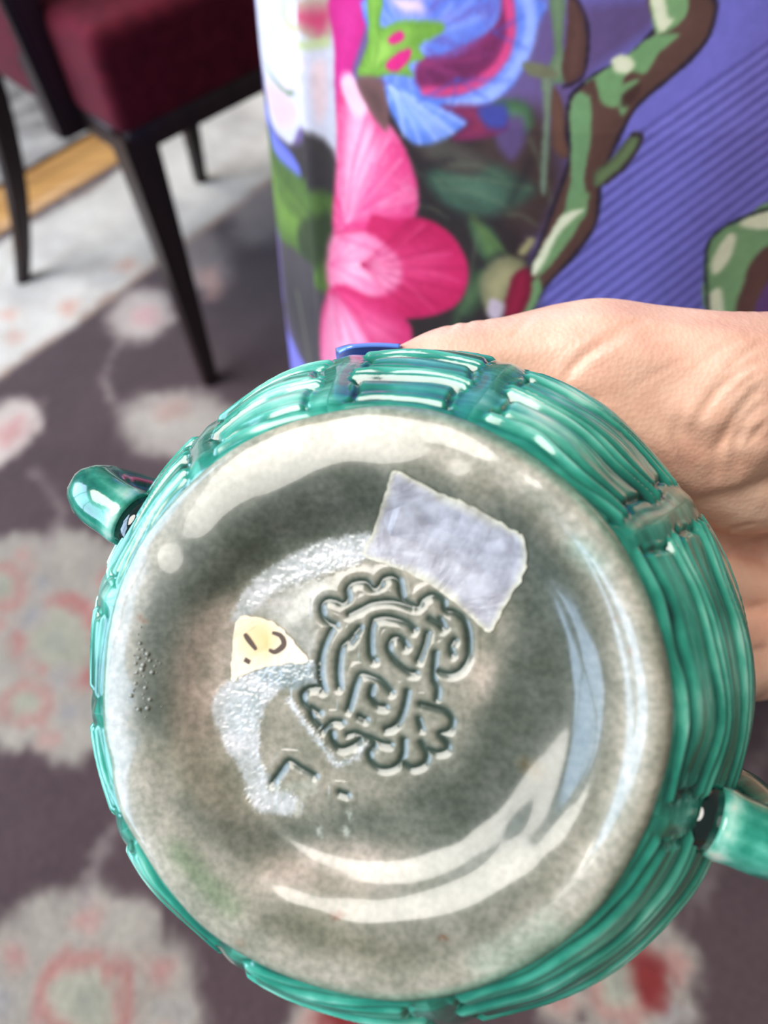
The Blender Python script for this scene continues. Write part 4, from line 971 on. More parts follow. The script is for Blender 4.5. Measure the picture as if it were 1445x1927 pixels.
LABEL_EDGE=[(571,3861),(1035,3629),(1510,3390),(1754,3309),(2254,3020),(2573,2830),(2753,2698),(2809,2257),(2650,1891),(2419,1525),(2158,1084),(1821,1336),(1497,1610),(1028,1934),(453,2217),(-85,2410),(43,2745),(258,3222),(425,3556)]
SCRAP_EDGE=[(-2484,1241),(-2255,1312),(-1942,1247),(-1632,1105),(-1344,802),(-1089,493),(-1523,454),(-1931,378),(-2322,243),(-2549,121),(-2585,410),(-2561,849)]
SCRAP_MARKS=[[(-2333,979),(-2248,864),(-2100,692)],[(-2326,513),(-2221,458)],[(-1795,1007),(-1630,951),(-1568,798),(-1729,661),(-1853,697)]]
BUBBLES=[(-4097,696),(-4009,620),(-4179,548),(-4241,449),(-4089,423),(-3962,504),(-4215,283),(-4109,344),(-4154,-375),(-3983,-350),(-4311,-138),(-3944,-195),(-4231,88),(-4035,16),(-4165,812),(-3914,291)]
HAND_CHAINS=[
[(-39,1365,8137,54),(3,1363,8136,60),(89,1377,8127,74),(205,1398,8111,110),(357,1410,8083,132),(463,1414,8061,160),(567,1403,8042,192),(723,1380,8001,205),(880,1347,7953,235),(1135,1403,7895,215),(1624,1444,7728,240)],
[(589,1356,8009,180),(717,1267,7946,155),(810,1207,7891,115)],
[(819,1219,7875,115),(980,1217,7764,160),(1170,1313,7709,200)],
[(883,1285,7922,200),(810,1207,7891,115)],
[(1095,1213,7456,118),(772,1206,7701,94),(605,1262,7704,85),(476,1293,7683,74)],
[(1130,1092,7346,118),(762,1053,7588,96),(563,1097,7582,86),(411,1128,7561,75)],
[(1115,969,7284,112),(763,898,7491,91),(579,929,7476,81),(450,956,7458,71)],
[(1071,876,7267,100),(757,754,7432,80),(625,762,7407,71),(526,777,7394,62)],
[(1095,1213,7456,118),(1716,1526,7627,200)],
[(1130,1092,7346,125),(1733,1504,7575,210)],
[(1115,969,7284,125),(1726,1449,7536,210)],
[(1071,876,7267,115),(1394,1106,7417,160),(1693,1385,7540,190)],
[(1108,1150,7399,120),(1379,1309,7499,180)],
[(1127,1031,7304,120),(1404,1240,7450,180)],
[(1102,926,7266,110),(1387,1189,7439,180)],
]
NAIL_ENDS=((-0.00722, 0.14131, 0.81893),(0.00723, 0.14133, 0.81772))
DRESS_SHAPE=(0.15,0.43,0.2,0.18,-1)
DRESS_Z=[.28,.6,.7,.8,1.05,1.22,1.27]
DRESS_K=[1.16,1.085,1.04,1.0,.80,.95,.55]
CREASES=[
([(4591,12744,81448),(4675,12838,81582),(4766,12950,81697),(4929,13039,81806),(5092,13131,81911),(5282,13194,81996),(5478,13270,82069),(5676,13339,82114),(5882,13426,82141),(6054,13481,82144),(6230,13545,82139)],0.0009,0.0011),
([(5107,13254,81997),(5370,13366,82095),(5644,13506,82166),(5919,13606,82190),(6206,13734,82190),(6647,13905,82133),(7148,14182,81981)],0.0003,0.0008),
([(1862,14130,82126),(1977,14265,82101),(2097,14433,82047),(5562,36926,62074),(5746,36850,62352)],0.0004,0.0008),
([(2293,14163,82143),(2383,14332,82099),(2480,14544,82020),(6385,36701,62443),(6506,36676,62661)],0.00035,0.0008),
([(2801,14340,82090),(2914,14505,82033),(7570,36667,62451),(7765,36701,62608),(7959,36734,62765)],0.0003,0.0008),
([(3421,13768,82049),(3614,13970,82095),(3819,14213,82106),(3965,14446,82053),(4123,14715,81971)],0.0003,0.001),
([(7980,10979,78925),(7752,11060,79355),(7559,11178,79715),(7411,11294,80010),(7285,11437,80262),(7216,11602,80475),(7146,11765,80686)],0.0008,0.0012),
([(8266,10997,79299),(8208,11102,79656),(8158,11216,79990),(8240,11351,80319),(8336,11506,80612),(8511,11647,80856),(8713,11825,81050),(8970,12030,81251),(9245,12258,81424)],0.0009,0.0013),
([(7587,11598,80522),(7642,11678,80807),(7735,11816,81016),(7915,11977,81184),(8096,12139,81349),(8346,12268,81492),(8611,12419,81611),(8987,12605,81621),(9406,12844,81577)],0.0007,0.0012),
([(8731,11007,79641),(8624,11125,79979),(8539,11266,80276),(8640,11435,80503),(8723,11581,80757),(8975,11748,80939),(9240,11932,81098)],0.0008,0.0012),
([(8013,12298,81464),(8288,12454,81620),(8610,12681,81701),(9064,12981,81699),(9573,13351,81632)],0.0004,0.0008),
([(8229,11892,81138),(8468,12038,81294),(8711,12188,81444),(8999,12319,81509),(9329,12506,81516)],0.0004,0.0007),
([(8836,11248,80251),(8960,11357,80381),(9074,11454,80524),(9185,11507,80611),(9302,11569,80685)],0.0005,0.0008),
([(7953,11339,80076),(8106,11355,80234),(8265,11382,80378),(8403,11471,80546),(8536,11555,80718)],0.0003,0.0006),
([(8648,12210,81466),(8806,12115,81364),(8970,12030,81251),(9130,12010,81205),(9297,11998,81148)],0.0003,0.0006),
([(6025,12406,81362),(6412,12533,81491),(6798,12661,81618),(7251,12795,81731),(7732,12974,81795)],0.00018,0.0008),
([(6450,11904,80823),(6604,11721,80624),(6763,11543,80414),(6927,11362,80104),(7120,11219,79733)],0.00022,0.0008),
([(6986,11328,80034),(7086,11525,80387),(7207,11755,80689),(7275,11954,81024),(7387,12223,81271)],0.00018,0.0007),
([(6379,13331,82063),(6935,13458,82002),(7484,13559,81966),(8108,13479,81932),(8767,13455,81844)],0.00018,0.001),
([(7543,12591,81586),(7872,12758,81725),(8237,12982,81807),(8852,13302,81812),(9651,13875,81579)],0.00022,0.0008),
([(5405,12585,81533),(5709,12387,81335),(6017,12196,81128),(6258,11875,80789),(6515,11576,80414)],0.00018,0.0008),
([(9282,11125,76516),(9251,10798,77211),(9403,10700,77523),(9689,10633,77635),(10060,10662,77590)],0.0006,0.001),
([(9042,10382,76151),(9654,10863,75828),(10096,11146,75869),(10549,11280,75778),(11054,11463,75605)],0.0007,0.001),
([(10001,9573,74710),(10268,9685,74605),(10520,9783,74533),(10701,9831,74487),(10883,9880,74441)],0.0004,0.001),
([(9818,8454,74302),(10017,8528,74238),(10219,8603,74172),(10417,8637,74054),(10601,8658,73967)],0.0005,0.001)]


# ------------------------------------------------------------------ patterned rug
pr = Print(-1200, 900, -300, 2300, 4, (74, 58, 60))
pr.run(RUG_PRINT, 1.0, 26)
s1 = np.linspace(-0.75, 1.75, 480)
s2 = np.linspace(-0.85, 1.56, 460)
S1, S2 = np.meshgrid(s1, s2, indexing='ij')
X = S1 * E1.x + S2 * E2.x
Y = S1 * E1.y + S2 * E2.y
tint = lin(pr.at(X * 1000, Y * 1000))
edge = np.minimum(np.minimum(S1 - s1[0], s1[-1] - S1), np.minimum(S2 - s2[0], s2[-1] - S2))
Z = np.where(edge < 1e-6, 0.0, 0.009)
rug = grid_obj('patterned_rug', np.stack([X, Y, Z], -1), RUG)
set_color(rug, 'print', tint.reshape(-1, 3))
tag(rug, 'mauve brown rug with cream and rose flowers and pale border under the chair', 'rug')

gm = E1 * 0.5 + E2 * 2.3
grey = bevel_box('grey_rug', (gm.x, gm.y, 0.005), (1.3, 0.58, 0.005), GREY_RUG, None, 0.003, (E1, E2, EZ), 2)
tag(grey, 'mottled grey rug beyond the strip of honey coloured floor boards', 'rug')

# ------------------------------------------------------------------ dining chair, seen from behind
A0 = Vector((-0.278, 0.952, 0))
C1 = Vector((0.77, 0.638, 0)).normalized()
C2 = Vector((-C1.y, C1.x, 0))
chair = empty('dining_chair', A0)
tag(chair, 'wine red upholstered dining chair with dark wooden legs standing on the patterned rug', 'chair')
ax3 = (C1, C2, EZ)


def at_chair(a, b_, z):
    v = C1 * a + C2 * b_
    return (v.x, v.y, z)


SEAT_D, SEAT_W = 0.47, 0.52
bm = bmesh.new()
bmesh.ops.create_cube(bm, size=2)
for v in bm.verts:
    v.co = Vector((v.co.x * SEAT_D / 2, v.co.y * SEAT_W / 2, v.co.z * 0.062))
bmesh.ops.bevel(bm, geom=bm.edges[:], offset=0.022, segments=4, affect='EDGES', profile=0.6)
bmesh.ops.subdivide_edges(bm, edges=[e for e in bm.edges if e.calc_length() > 0.2], cuts=8, use_grid_fill=True)
for v in bm.verts:
    if v.co.z > 0.055:
        v.co.z += 0.018 * (1 - (v.co.x / SEAT_D * 2) ** 2) * (1 - (v.co.y / SEAT_W * 2) ** 2)
me = bpy.data.meshes.new('seat')
bm.to_mesh(me)
bm.free()
me.shade_smooth()
me.materials.append(RED_CLOTH)
me.transform(Matrix((C1, C2, EZ)).transposed().to_4x4())
me.transform(Matrix.Translation(Vector(at_chair(SEAT_D / 2, SEAT_W / 2, 0.508))))
link(bpy.data.objects.new('seat', me), chair)
for (a_, b_, la, lb) in ((SEAT_D / 2, 0.014, SEAT_D / 2 - 0.01, 0.012), (SEAT_D / 2, SEAT_W - 0.014, SEAT_D / 2 - 0.01, 0.012),
                         (0.014, SEAT_W / 2, 0.012, SEAT_W / 2 - 0.03), (SEAT_D - 0.014, SEAT_W / 2, 0.012, SEAT_W / 2 - 0.03)):
    bevel_box('seat_rail', at_chair(a_, b_, 0.437), (la, lb, 0.016), DARK_WOOD, chair, 0.003, ax3)


def leg(a, b_, da, db):
    """Square leg, tapering from 44 mm at the seat to 22 mm at the floor, splayed a little."""
    bm = bmesh.new()
    n = 8
    rings = []
    for i in range(n + 1):
        t = i / n
        w = 0.024 - 0.012 * t
        z = 0.445 - 0.436 * t
        c = Vector(at_chair(a + da * t * t, b_ + db * t * t, z))
        rings.append([bm.verts.new(c + C1 * (sx * w) + C2 * (sy * w)) for sx, sy in ((-1, -1), (1, -1), (1, 1), (-1, 1))])
    for i in range(n):
        for j in range(4):
            bm.faces.new((rings[i][j], rings[i][(j + 1) % 4], rings[i + 1][(j + 1) % 4], rings[i + 1][j]))
    bm.faces.new(rings[0])
    bm.faces.new(rings[-1][::-1])
    bmesh.ops.recalc_face_normals(bm, faces=bm.faces[:])
    edges = [e for e in bm.edges if abs((e.verts[0].co - e.verts[1].co).normalized().z) > 0.8]
    bmesh.ops.bevel(bm, geom=edges, offset=0.004, segments=2, affect='EDGES')
    me = bpy.data.meshes.new('leg')
    bm.to_mesh(me)
    bm.free()
    me.materials.append(DARK_WOOD)
    return link(bpy.data.objects.new('leg', me), chair)


leg(0.026, 0.026, -0.012, -0.012)
leg(0.026, SEAT_W - 0.026, -0.10, 0.02)
leg(SEAT_D - 0.026, 0.026, 0.02, -0.012)
leg(SEAT_D - 0.10, SEAT_W - 0.026, 0.0, 0.03)
for b_ in (0.125, SEAT_W - 0.07):
    bm = bmesh.new()
    rings = []
    for i in range(9):
        t = i / 8
        c = Vector(at_chair(-0.012 - 0.05 * t * t, b_, 0.425 + 0.56 * t))
        w = 0.021
        rings.append([bm.verts.new(c + C1 * (sx * w) + C2 * (sy * w)) for sx, sy in ((-1, -1), (1, -1), (1, 1), (-1, 1))])
    for i in range(8):
        for j in range(4):
            bm.faces.new((rings[i][j], rings[i][(j + 1) % 4], rings[i + 1][(j + 1) % 4], rings[i + 1][j]))
    bm.faces.new(rings[0])
    bm.faces.new(rings[-1])
    bmesh.ops.recalc_face_normals(bm, faces=bm.faces[:])
    bmesh.ops.bevel(bm, geom=[e for e in bm.edges if abs((e.verts[0].co - e.verts[1].co).normalized().z) > 0.8], offset=0.005, segments=2, affect='EDGES')
    me = bpy.data.meshes.new('back_post')
    bm.to_mesh(me)
    bm.free()
    me.materials.append(DARK_WOOD)
    link(bpy.data.objects.new('back_post', me), chair)
bp = bevel_box('backrest', (0, 0, 0), (0.022, (SEAT_W - 0.165) / 2 - 0.015, 0.25), RED_CLOTH, chair, 0.014, ax3, 4)
bp.data.transform(Matrix.Rotation(-0.05, 4, C2))
bp.data.transform(Matrix.Translation(Vector(at_chair(-0.022, (SEAT_W + 0.025) / 2, 0.71))))

# ------------------------------------------------------------------ the pot, held upside down: its frame of axes
BC, EX, EY, EN = (Vector(v) for v in ((-0.00713, 0.04995, 0.82548), (0.97576, -0.18186, 0.12171), (0.09728, 0.85870, 0.50317), (-0.19602, -0.47913, 0.85557)))
PM = Matrix(((EX.x, EY.x, EN.x, BC.x), (EX.y, EY.y, EN.y, BC.y), (EX.z, EY.z, EN.z, BC.z), (0, 0, 0, 1)))
pot = empty('majolica_pot', mat=PM)
tag(pot, 'green glazed pot with reed relief held upside down, grey base with stamped mark showing', 'pot')

# reed relief body
NT, NP = 1100, 260
prof = smooth_line(np.array([(0.0494, -0.0030), (0.0513, -0.0042), (0.0545, -0.0075), (0.0602, -0.0155), (0.0655, -0.0245), (0.0693, -0.0330),
                    (0.0705, -0.0420), (0.0698, -0.0510), (0.0665, -0.0600), (0.0620, -0.0690), (0.0585, -0.0760), (0.0575, -0.0805)]), 12)
seg = np.r_[0, np.cumsum(np.hypot(*np.diff(prof, axis=0).T))]
tt = np.linspace(0, seg[-1], NP)
pr_r, pr_z = np.interp(tt, seg, prof[:, 0]), np.interp(tt, seg, prof[:, 1])
dr, dz = np.gradient(pr_r, tt), np.gradient(pr_z, tt)
nr, nz = -dz, dr                       # outward normal of the profile
th = np.linspace(0, 2 * math.pi, NT, endpoint=False)
TH, T = np.meshgrid(th, tt * 1000, indexing='ij')
ties = np.radians(np.array([-150, -118, -78, -20.5, 31, 69, 98, 128, 163, 186]) % 360)
ties.sort()
relief = np.zeros_like(T)
seglen = len(ties)
rowshift = rng.uniform(-2.6, 2.6, seglen)
rowtilt = rng.uniform(-0.14, 0.14, seglen)
Rm = 62.0
k = np.searchsorted(ties, TH) % seglen
lo, hi = ties[k - 1], ties[k]
span = (hi - lo) % (2 * math.pi)
xloc = (TH - lo) % (2 * math.pi)
mid = (xloc - span / 2) * Rm
wob = 0.9 * np.sin(mid * 0.13 + k * 1.7) + 0.6 * np.sin(mid * 0.31 + k * 2.9 + T * 0.12)
def value_noise(a, b_, seed):
    g = np.random.default_rng(seed).random((256, 256))
    i, j = np.floor(a).astype(int), np.floor(b_).astype(int)
    fa, fb = sstep(a - i), sstep(b_ - j)
    i, j = i % 256, j % 256
    i1, j1 = (i + 1) % 256, (j + 1) % 256
    return g[i, j] * (1 - fa) * (1 - fb) + g[i1, j] * fa * (1 - fb) + g[i, j1] * (1 - fa) * fb + g[i1, j1] * fa * fb - 0.5


arc = xloc * Rm
tp = T + rowshift[k] + 2.4 * value_noise(arc / 16 + k * 9, T / 9, 3) + 0.8 * value_noise(arc / 7 + k * 5, T / 5, 4)
tp = tp + rowtilt[k] * mid + wob * np.clip(T / 12, 0.3, 1.0) - 1.5
pitch = 14.0
row = np.floor(tp / pitch)
dd = (tp - row * pitch) - pitch / 2            # 0 at panel centre
edge_d = pitch / 2 - np.abs(dd)                # distance to the reed line
reed = 0.95 * np.exp(-((edge_d - 1.35) / 0.8) ** 2) - 0.35 * np.exp(-(edge_d / 0.45) ** 2)
groove = -0.65 * np.exp(-((edge_d - 2.9) / 0.6) ** 2)
panel = 0.55 * np.sqrt(np.clip(1 - (dd / 4.6) ** 2, 0, 1)) + 0.10 * np.sin(dd * 1.9 + 0.8 * np.sin(mid * 0.11 + k))
fine = 0.7 * value_noise(arc / 34 + k * 7, tp * 0.62, 5) + 0.16 * value_noise(arc / 20 + k * 3, tp * 1.9, 6)
rows_h = reed + groove + panel * np.clip((edge_d - 2.6) / 1.2, 0, 1) + fine * (0.35 + 0.65 * np.clip(value_noise(arc / 25, T / 8, 8) * 3 + 0.5, 0, 1))
dist_tie = np.minimum(xloc, span - xloc) * Rm + 0.6 * np.sin(T * 0.35 + k)
mt = sstep((4.4 - dist_tie) / 1.6)
tie_h = 0.45 + 0.25 * np.cos(np.clip(dist_tie, 0, 4) * 0.8)
tie_g = -0.9 * np.exp(-((dist_tie - 4.9) / 0.7) ** 2) * sstep((edge_d - 2.4) / 1.0)
H = rows_h * (1 - mt) + tie_h * mt + tie_g
H = H * np.clip((T - 0.6) / 4.0, 0, 1) * np.clip((tt[-1] * 1000 - T) / 3.0, 0, 1)
lump = 0.9 * np.sin(TH * 7 + 0.6) + 0.5 * np.sin(TH * 13 + 2)
H = H + lump * np.clip(T / 8, 0, 1) * 0.45
hm = H * 0.001
Rr = pr_r[None] + nr[None] * hm
Zz = pr_z[None] + nz[None] * hm
outer = np.stack([Rr * np.cos(TH), Rr * np.sin(TH), Zz], -1)
inner_prof = [(0.0560, -0.0812), (0.0545, -0.0795), (0.0560, -0.0740), (0.0630, -0.0600), (0.0662, -0.0450), (0.0650, -0.0330), (0.0580, -0.0200), (0.0470, -0.0135), (0.0300, -0.0120), (0.0008, -0.0120)]
ip = np.array(inner_prof)
inn = np.stack([ip[:, 0][None] * np.cos(th)[:, None], ip[:, 0][None] * np.sin(th)[:, None], np.broadcast_to(ip[:, 1][None], (NT, len(ip)))], -1)
allp = np.concatenate([outer, inn], 1)
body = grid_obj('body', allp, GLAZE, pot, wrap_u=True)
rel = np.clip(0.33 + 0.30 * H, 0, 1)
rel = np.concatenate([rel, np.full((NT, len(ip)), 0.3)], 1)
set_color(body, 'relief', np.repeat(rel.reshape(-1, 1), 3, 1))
flow = np.stack([xloc * Rm * 0.001 + k * 0.31, tp * 0.001, k * 0.37], -1)
flow = np.concatenate([flow, np.zeros((NT, len(ip), 3))], 1)
set_vec(body, 'flow', flow.reshape(-1, 3))

# grey base: rounded foot ring, dished middle, the mark pressed into it
marks = [smooth_line(np.array(m_, float) * 1e-5, 5) for m_ in MARK_LINES]
nrad = np.r_[np.linspace(0.00004, 0.024, 150), np.linspace(0.0242, 0.0508, 90)]
nang = 900
ang = np.linspace(0, 2 * math.pi, nang, endpoint=False)
AN, RA = np.meshgrid(ang, nrad, indexing='ij')
bprof = smooth_line(np.array([(0, -0.0058), (0.012, -0.0060), (0.024, -0.0066), (0.0315, -0.0066), (0.0355, -0.0061), (0.0382, -0.0042), (0.0402, -0.0031), (0.0428, -0.0026), (0.0441, -0.0020), (0.0452, -0.0008), (0.0470, 0.0), (0.0490, -0.0005), (0.0503, -0.0022), (0.0508, -0.0045)]), 8)
soft_prof = smooth_line(np.array([(0, -0.0058), (0.012, -0.0060), (0.024, -0.0063), (0.0290, -0.0060), (0.0318, -0.0048), (0.0345, -0.0029), (0.0370, -0.0017), (0.0400, -0.0013), (0.0435, -0.0013), (0.0465, -0.0015), (0.0490, -0.0020), (0.0503, -0.0030), (0.0508, -0.0046)]), 8)


def base_height(r, a):
    off = (a + math.pi) % (2 * math.pi) - math.pi
    sharp = np.exp(-((off - 0.1) / 0.75) ** 2)       # crisp steps on one side only, shaped for the highlight bands
    return np.interp(r, bprof[:, 0], bprof[:, 1]) * sharp + np.interp(r, soft_prof[:, 0], soft_prof[:, 1]) * (1 - sharp)


BZ = base_height(RA, AN)
wav = 1 + 0.004 * np.sin(AN * 5 + 1) + 0.003 * np.sin(AN * 9 + 2)
wav = wav + 0.012 * np.exp(-((AN - math.radians(207)) / 0.10) ** 2) - 0.010 * np.exp(-((AN - math.radians(196)) / 0.05) ** 2)
wv = 1 + (wav - 1) * np.clip((RA - 0.03) / 0.02, 0, 1)
BX, BY = RA * np.cos(AN) * wv, RA * np.sin(AN) * wv
gdist = np.full(BX.shape, 1.0)
nearc = RA < 0.026
for m_ in marks:
    lo_, hi_ = m_.min(0) - 0.002, m_.max(0) + 0.002
    w_ = nearc & (BX > lo_[0]) & (BX < hi_[0]) & (BY > lo_[1]) & (BY < hi_[1])
    if w_.any():
        d_, _ = seg_dist(BX[w_], BY[w_], m_)
        gdist[w_] = np.minimum(gdist[w_], d_)
gw = np.exp(-(gdist / 0.00072) ** 2)
rim_lip = 0.00008 * np.exp(-((gdist - 0.0017) / 0.0006) ** 2)
BZ = BZ - 0.00034 * gw + rim_lip
BZ = BZ + 0.00005 * np.sin(BX * 420 + 2 * np.sin(BY * 260)) * np.clip(RA / 0.02, 0, 1)
pg = Print(-5600, 5600, -5600, 5600, 10, (0, 0, 0))
pg.run([(*q[:2], (255, 255, 255), *q[3:]) if q[0] == 'line' else (*q[:2], (255, 255, 255), None, *q[4:]) for q in BASE_TINT if q[2] == (212, 211, 214)], 1.0, 130)
crust = pg.at(BX * 1e5, BY * 1e5)[..., 0] / 255
BZ = BZ + crust * (0.00008 + 0.00013 * (value_noise(BX * 1400 + 90, BY * 1400 + 90, 21) + value_noise(BX * 3000 + 90, BY * 3000 + 90, 22)))
base = grid_obj('base', np.stack([BX, BY, BZ], -1), BASE_GLAZE, pot, wrap_u=True)
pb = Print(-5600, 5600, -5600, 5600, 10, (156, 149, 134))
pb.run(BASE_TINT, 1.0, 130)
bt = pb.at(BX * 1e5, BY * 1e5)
g3 = np.clip(gw * 1.15, 0, 1)[..., None]
bt = bt * (1 - g3) + np.array((58, 72, 64)) * g3
rimw = sstep((RA - 0.0405) / 0.006)[..., None] * 0.65
bt = bt * (1 - rimw) + np.array((188, 180, 166)) * rimw
gr = (sstep((RA - 0.0478) / 0.0025) * (0.55 + 0.45 * np.sin(AN * 3 + 5.2)))[..., None] * 0.8
bt = bt * (1 - gr) + np.array((96, 150, 126)) * gr
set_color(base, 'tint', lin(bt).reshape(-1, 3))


def base_z(x, y):
    return float(base_height(math.hypot(x, y), math.atan2(y, x)))


def plate(name, pts, thick, mat, parent, lift=0.00005):
    """A thin piece lying on the base, outline pts, following its dish."""
    p = smooth_line(pts, 5, True)
    p = p + rng.normal(0, 0.00010, p.shape)
    bm = bmesh.new()
    vs = [bm.verts.new((x, y, 0)) for x, y in p]
    f_ = bm.faces.new(vs)
    bmesh.ops.triangulate(bm, faces=[f_])
    for _ in range(3):
        bmesh.ops.subdivide_edges(bm, edges=[e for e in bm.edges if e.calc_length() > 0.0012], cuts=1)
    bmesh.ops.triangulate(bm, faces=bm.faces[:])
    top = bm.faces[:]
    ret = bmesh.ops.extrude_face_region(bm, geom=top)
    up = [g for g in ret['geom'] if isinstance(g, bmesh.types.BMVert)]
    ups = set(up)
    for v in bm.verts:
        h = base_z(v.co.x, v.co.y) + lift
        v.co.z = h + (thick * (0.8 + 0.4 * random.random()) if v in ups else -0.0003)
    bmesh.ops.recalc_face_normals(bm, faces=bm.faces[:])
    me = bpy.data.meshes.new(name)
    bm.to_mesh(me)
    bm.free()
    me.materials.append(mat)
    o = link(bpy.data.objects.new(name, me), parent)
    return o, p


lab, lp = plate('label_residue', np.array(LABEL_EDGE) * 1e-5, 0.00016, RESIDUE, pot)
lab['label'] = 'greyish square residue of a peeled label with yellowed edge'
co = np.array([v.co[:] for v in lab.data.vertices])
d_, par = seg_dist(co[:, 0], co[:, 1], lp, True)
cc = np.broadcast_to(np.array((170, 170, 178.0)), (len(co), 3)).copy()
e_ = np.exp(-(d_ / 0.0007) ** 2)[:, None] * 0.75
cc = cc * (1 - e_) + np.array((206, 202, 172)) * e_
nn = rng.random(len(co))[:, None]
cc = cc + (nn - 0.5) * 14
set_color(lab, 'tint', lin(np.clip(cc, 0, 255)))
scr, sp = plate('paper_scrap', np.array(SCRAP_EDGE) * 1e-5, 0.0002, SCRAP, pot)
scr['label'] = 'cream triangle of torn printed paper'
co = np.array([v.co[:] for v in scr.data.vertices])
cen = co.mean(0)
y_ = np.exp(-(np.hypot(co[:, 0] - cen[0], co[:, 1] - cen[1] - 0.0012) / 0.0032) ** 2)[:, None]
cc = np.array((218, 206, 184)) * (1 - y_) + np.array((206, 168, 104)) * y_
set_color(scr, 'tint', lin(cc))
for m_ in SCRAP_MARKS:
    p = smooth_line(np.array(m_, float) * 1e-5, 4)
    vs, fs = [], []
    w_ = 0.00042
    for i, q in enumerate(p):
        d_ = p[min(i + 1, len(p) - 1)] - p[max(i - 1, 0)]
        n_ = np.array((-d_[1], d_[0])) / (np.hypot(*d_) + 1e-9)
        ww = w_ * (0.6 + 0.6 * math.sin(math.pi * (i + 0.5) / len(p)))
        for s_ in (-1, 1):
            x, y = q + n_ * ww * s_
            vs.append((x, y, base_z(x, y) + 0.00034))
        if i:
            fs.append((2 * i - 2, 2 * i - 1, 2 * i + 1, 2 * i))
    mesh_obj('printed_mark', vs, fs, INK, scr)

# small blisters in the glaze
bm = bmesh.new()
for i, (x, y) in enumerate(np.array(BUBBLES) * 1e-5):
    for q in range(3):
        ax_, ay_ = (x, y) if q == 0 else (x + rng.normal(0, 0.0012), y + rng.normal(0, 0.0012))
        r_ = (0.00042 if q == 0 else 0.0002) * rng.uniform(0.7, 1.2)
        bmesh.ops.create_icosphere(bm, subdivisions=2, radius=r_, matrix=Matrix.Translation((ax_, ay_, base_z(ax_, ay_) + r_ * 0.1)))
me = bpy.data.meshes.new('glaze_blisters')
bm.to_mesh(me)
bm.free()
me.shade_smooth()
me.materials.append(BASE_GLAZE)
bl = link(bpy.data.objects.new('glaze_blisters', me), pot)
set_color(bl, 'tint', np.broadcast_to(lin((150, 148, 138)), (len(me.vertices), 3)))
bl['kind'] = 'stuff'


def handle(angle, label):
    c_, s_ = math.cos(angle), math.sin(angle)
    T_ = np.array((-s_, c_, 0))

    def pt(r, z):
        return np.array((r * c_, r * s_, z))
    path = smooth_line(np.array([pt(0.0635, -0.0205), pt(0.069, -0.0205), pt(0.0725, -0.0210), pt(0.0762, -0.0240), pt(0.0776, -0.031), pt(0.0774, -0.040), pt(0.0765, -0.047), pt(0.0755, -0.0525), pt(0.069, -0.0545), pt(0.0635, -0.055)]), 6)
    n = len(path)
    ns = 24
    P_ = np.zeros((n, ns, 3))
    rel_ = np.zeros((n, ns))
    for i in range(n):
        d_ = path[min(i + 1, n - 1)] - path[max(i - 1, 0)]
        d_ /= np.linalg.norm(d_)
        up = np.cross(d_, T_)
        t_ = i / (n - 1)
        collar = math.exp(-((t_ - 0.04) / 0.03) ** 2) + math.exp(-((t_ - 0.42) / 0.02) ** 2) * 0.6 + math.exp(-((t_ - 0.96) / 0.03) ** 2)
        for j in range(ns):
            a_ = 2 * math.pi * j / ns
            o8 = math.cos(math.pi / 8) / math.cos(((a_ + math.pi / 8) % (math.pi / 4)) - math.pi / 8)
            rr = 0.0065 * (0.1 + 0.9 * o8) * (1 + 0.05 * collar)
            P_[i, j] = path[i] + (T_ * math.cos(a_) + up * math.sin(a_)) * rr
            rel_[i, j] = 0.42 + 0.30 * collar + 0.10 * math.cos(8 * a_)
    h = grid_obj('handle', P_, GLAZE_HANDLE, pot, wrap_v=True)
    me_ = h.data
    bm = bmesh.new()
    bm.from_mesh(me_)
    for ring in (range(ns), range((n - 1) * ns, n * ns)):
        bm.verts.ensure_lookup_table()
        bm.faces.new([bm.verts[i] for i in ring])
    bmesh.ops.recalc_face_normals(bm, faces=bm.faces[:])
    bm.to_mesh(me_)
    bm.free()
    me_.shade_smooth()
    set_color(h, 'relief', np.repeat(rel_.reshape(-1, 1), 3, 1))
    set_vec(h, 'flow', P_.reshape(-1, 3))
    h['label'] = label
    for (r0, r1, z0, z1) in ((0.0575, 0.0645, -0.0205, -0.0205), (0.060, 0.0650, -0.055, -0.055)):
        a_, b2 = Vector(pt(r0, z0)), Vector(pt(r1, z1))
        m_ = (b2 - a_).normalized()
        bm = bmesh.new()
        bmesh.ops.create_cone(bm, cap_ends=True, segments=24, radius1=0.0064, radius2=0.0056, depth=(b2 - a_).length)
        bmesh.ops.bevel(bm, geom=[e for e in bm.edges if len(e.link_faces) == 2 and e.calc_face_angle(0) > 1.0], offset=0.0008, segments=2, affect='EDGES')
        bmesh.ops.transform(bm, matrix=Matrix.Translation((a_ + b2) / 2) @ m_.to_track_quat('Z', 'Y').to_matrix().to_4x4(), verts=bm.verts[:])
        me_ = bpy.data.meshes.new('handle_joint')
        bm.to_mesh(me_)
        bm.free()
        me_.shade_smooth()
        me_.materials.append(JOINT_SHADE)
        j_ = link(bpy.data.objects.new('handle_joint', me_), h)
        j_['label'] = 'handle joint on the pot, painted black for the shade of the gap'


handle(math.radians(149.5), 'green bamboo style handle away from the thumb')
handle(math.radians(-21.0), 'green bamboo style handle below the fingers')

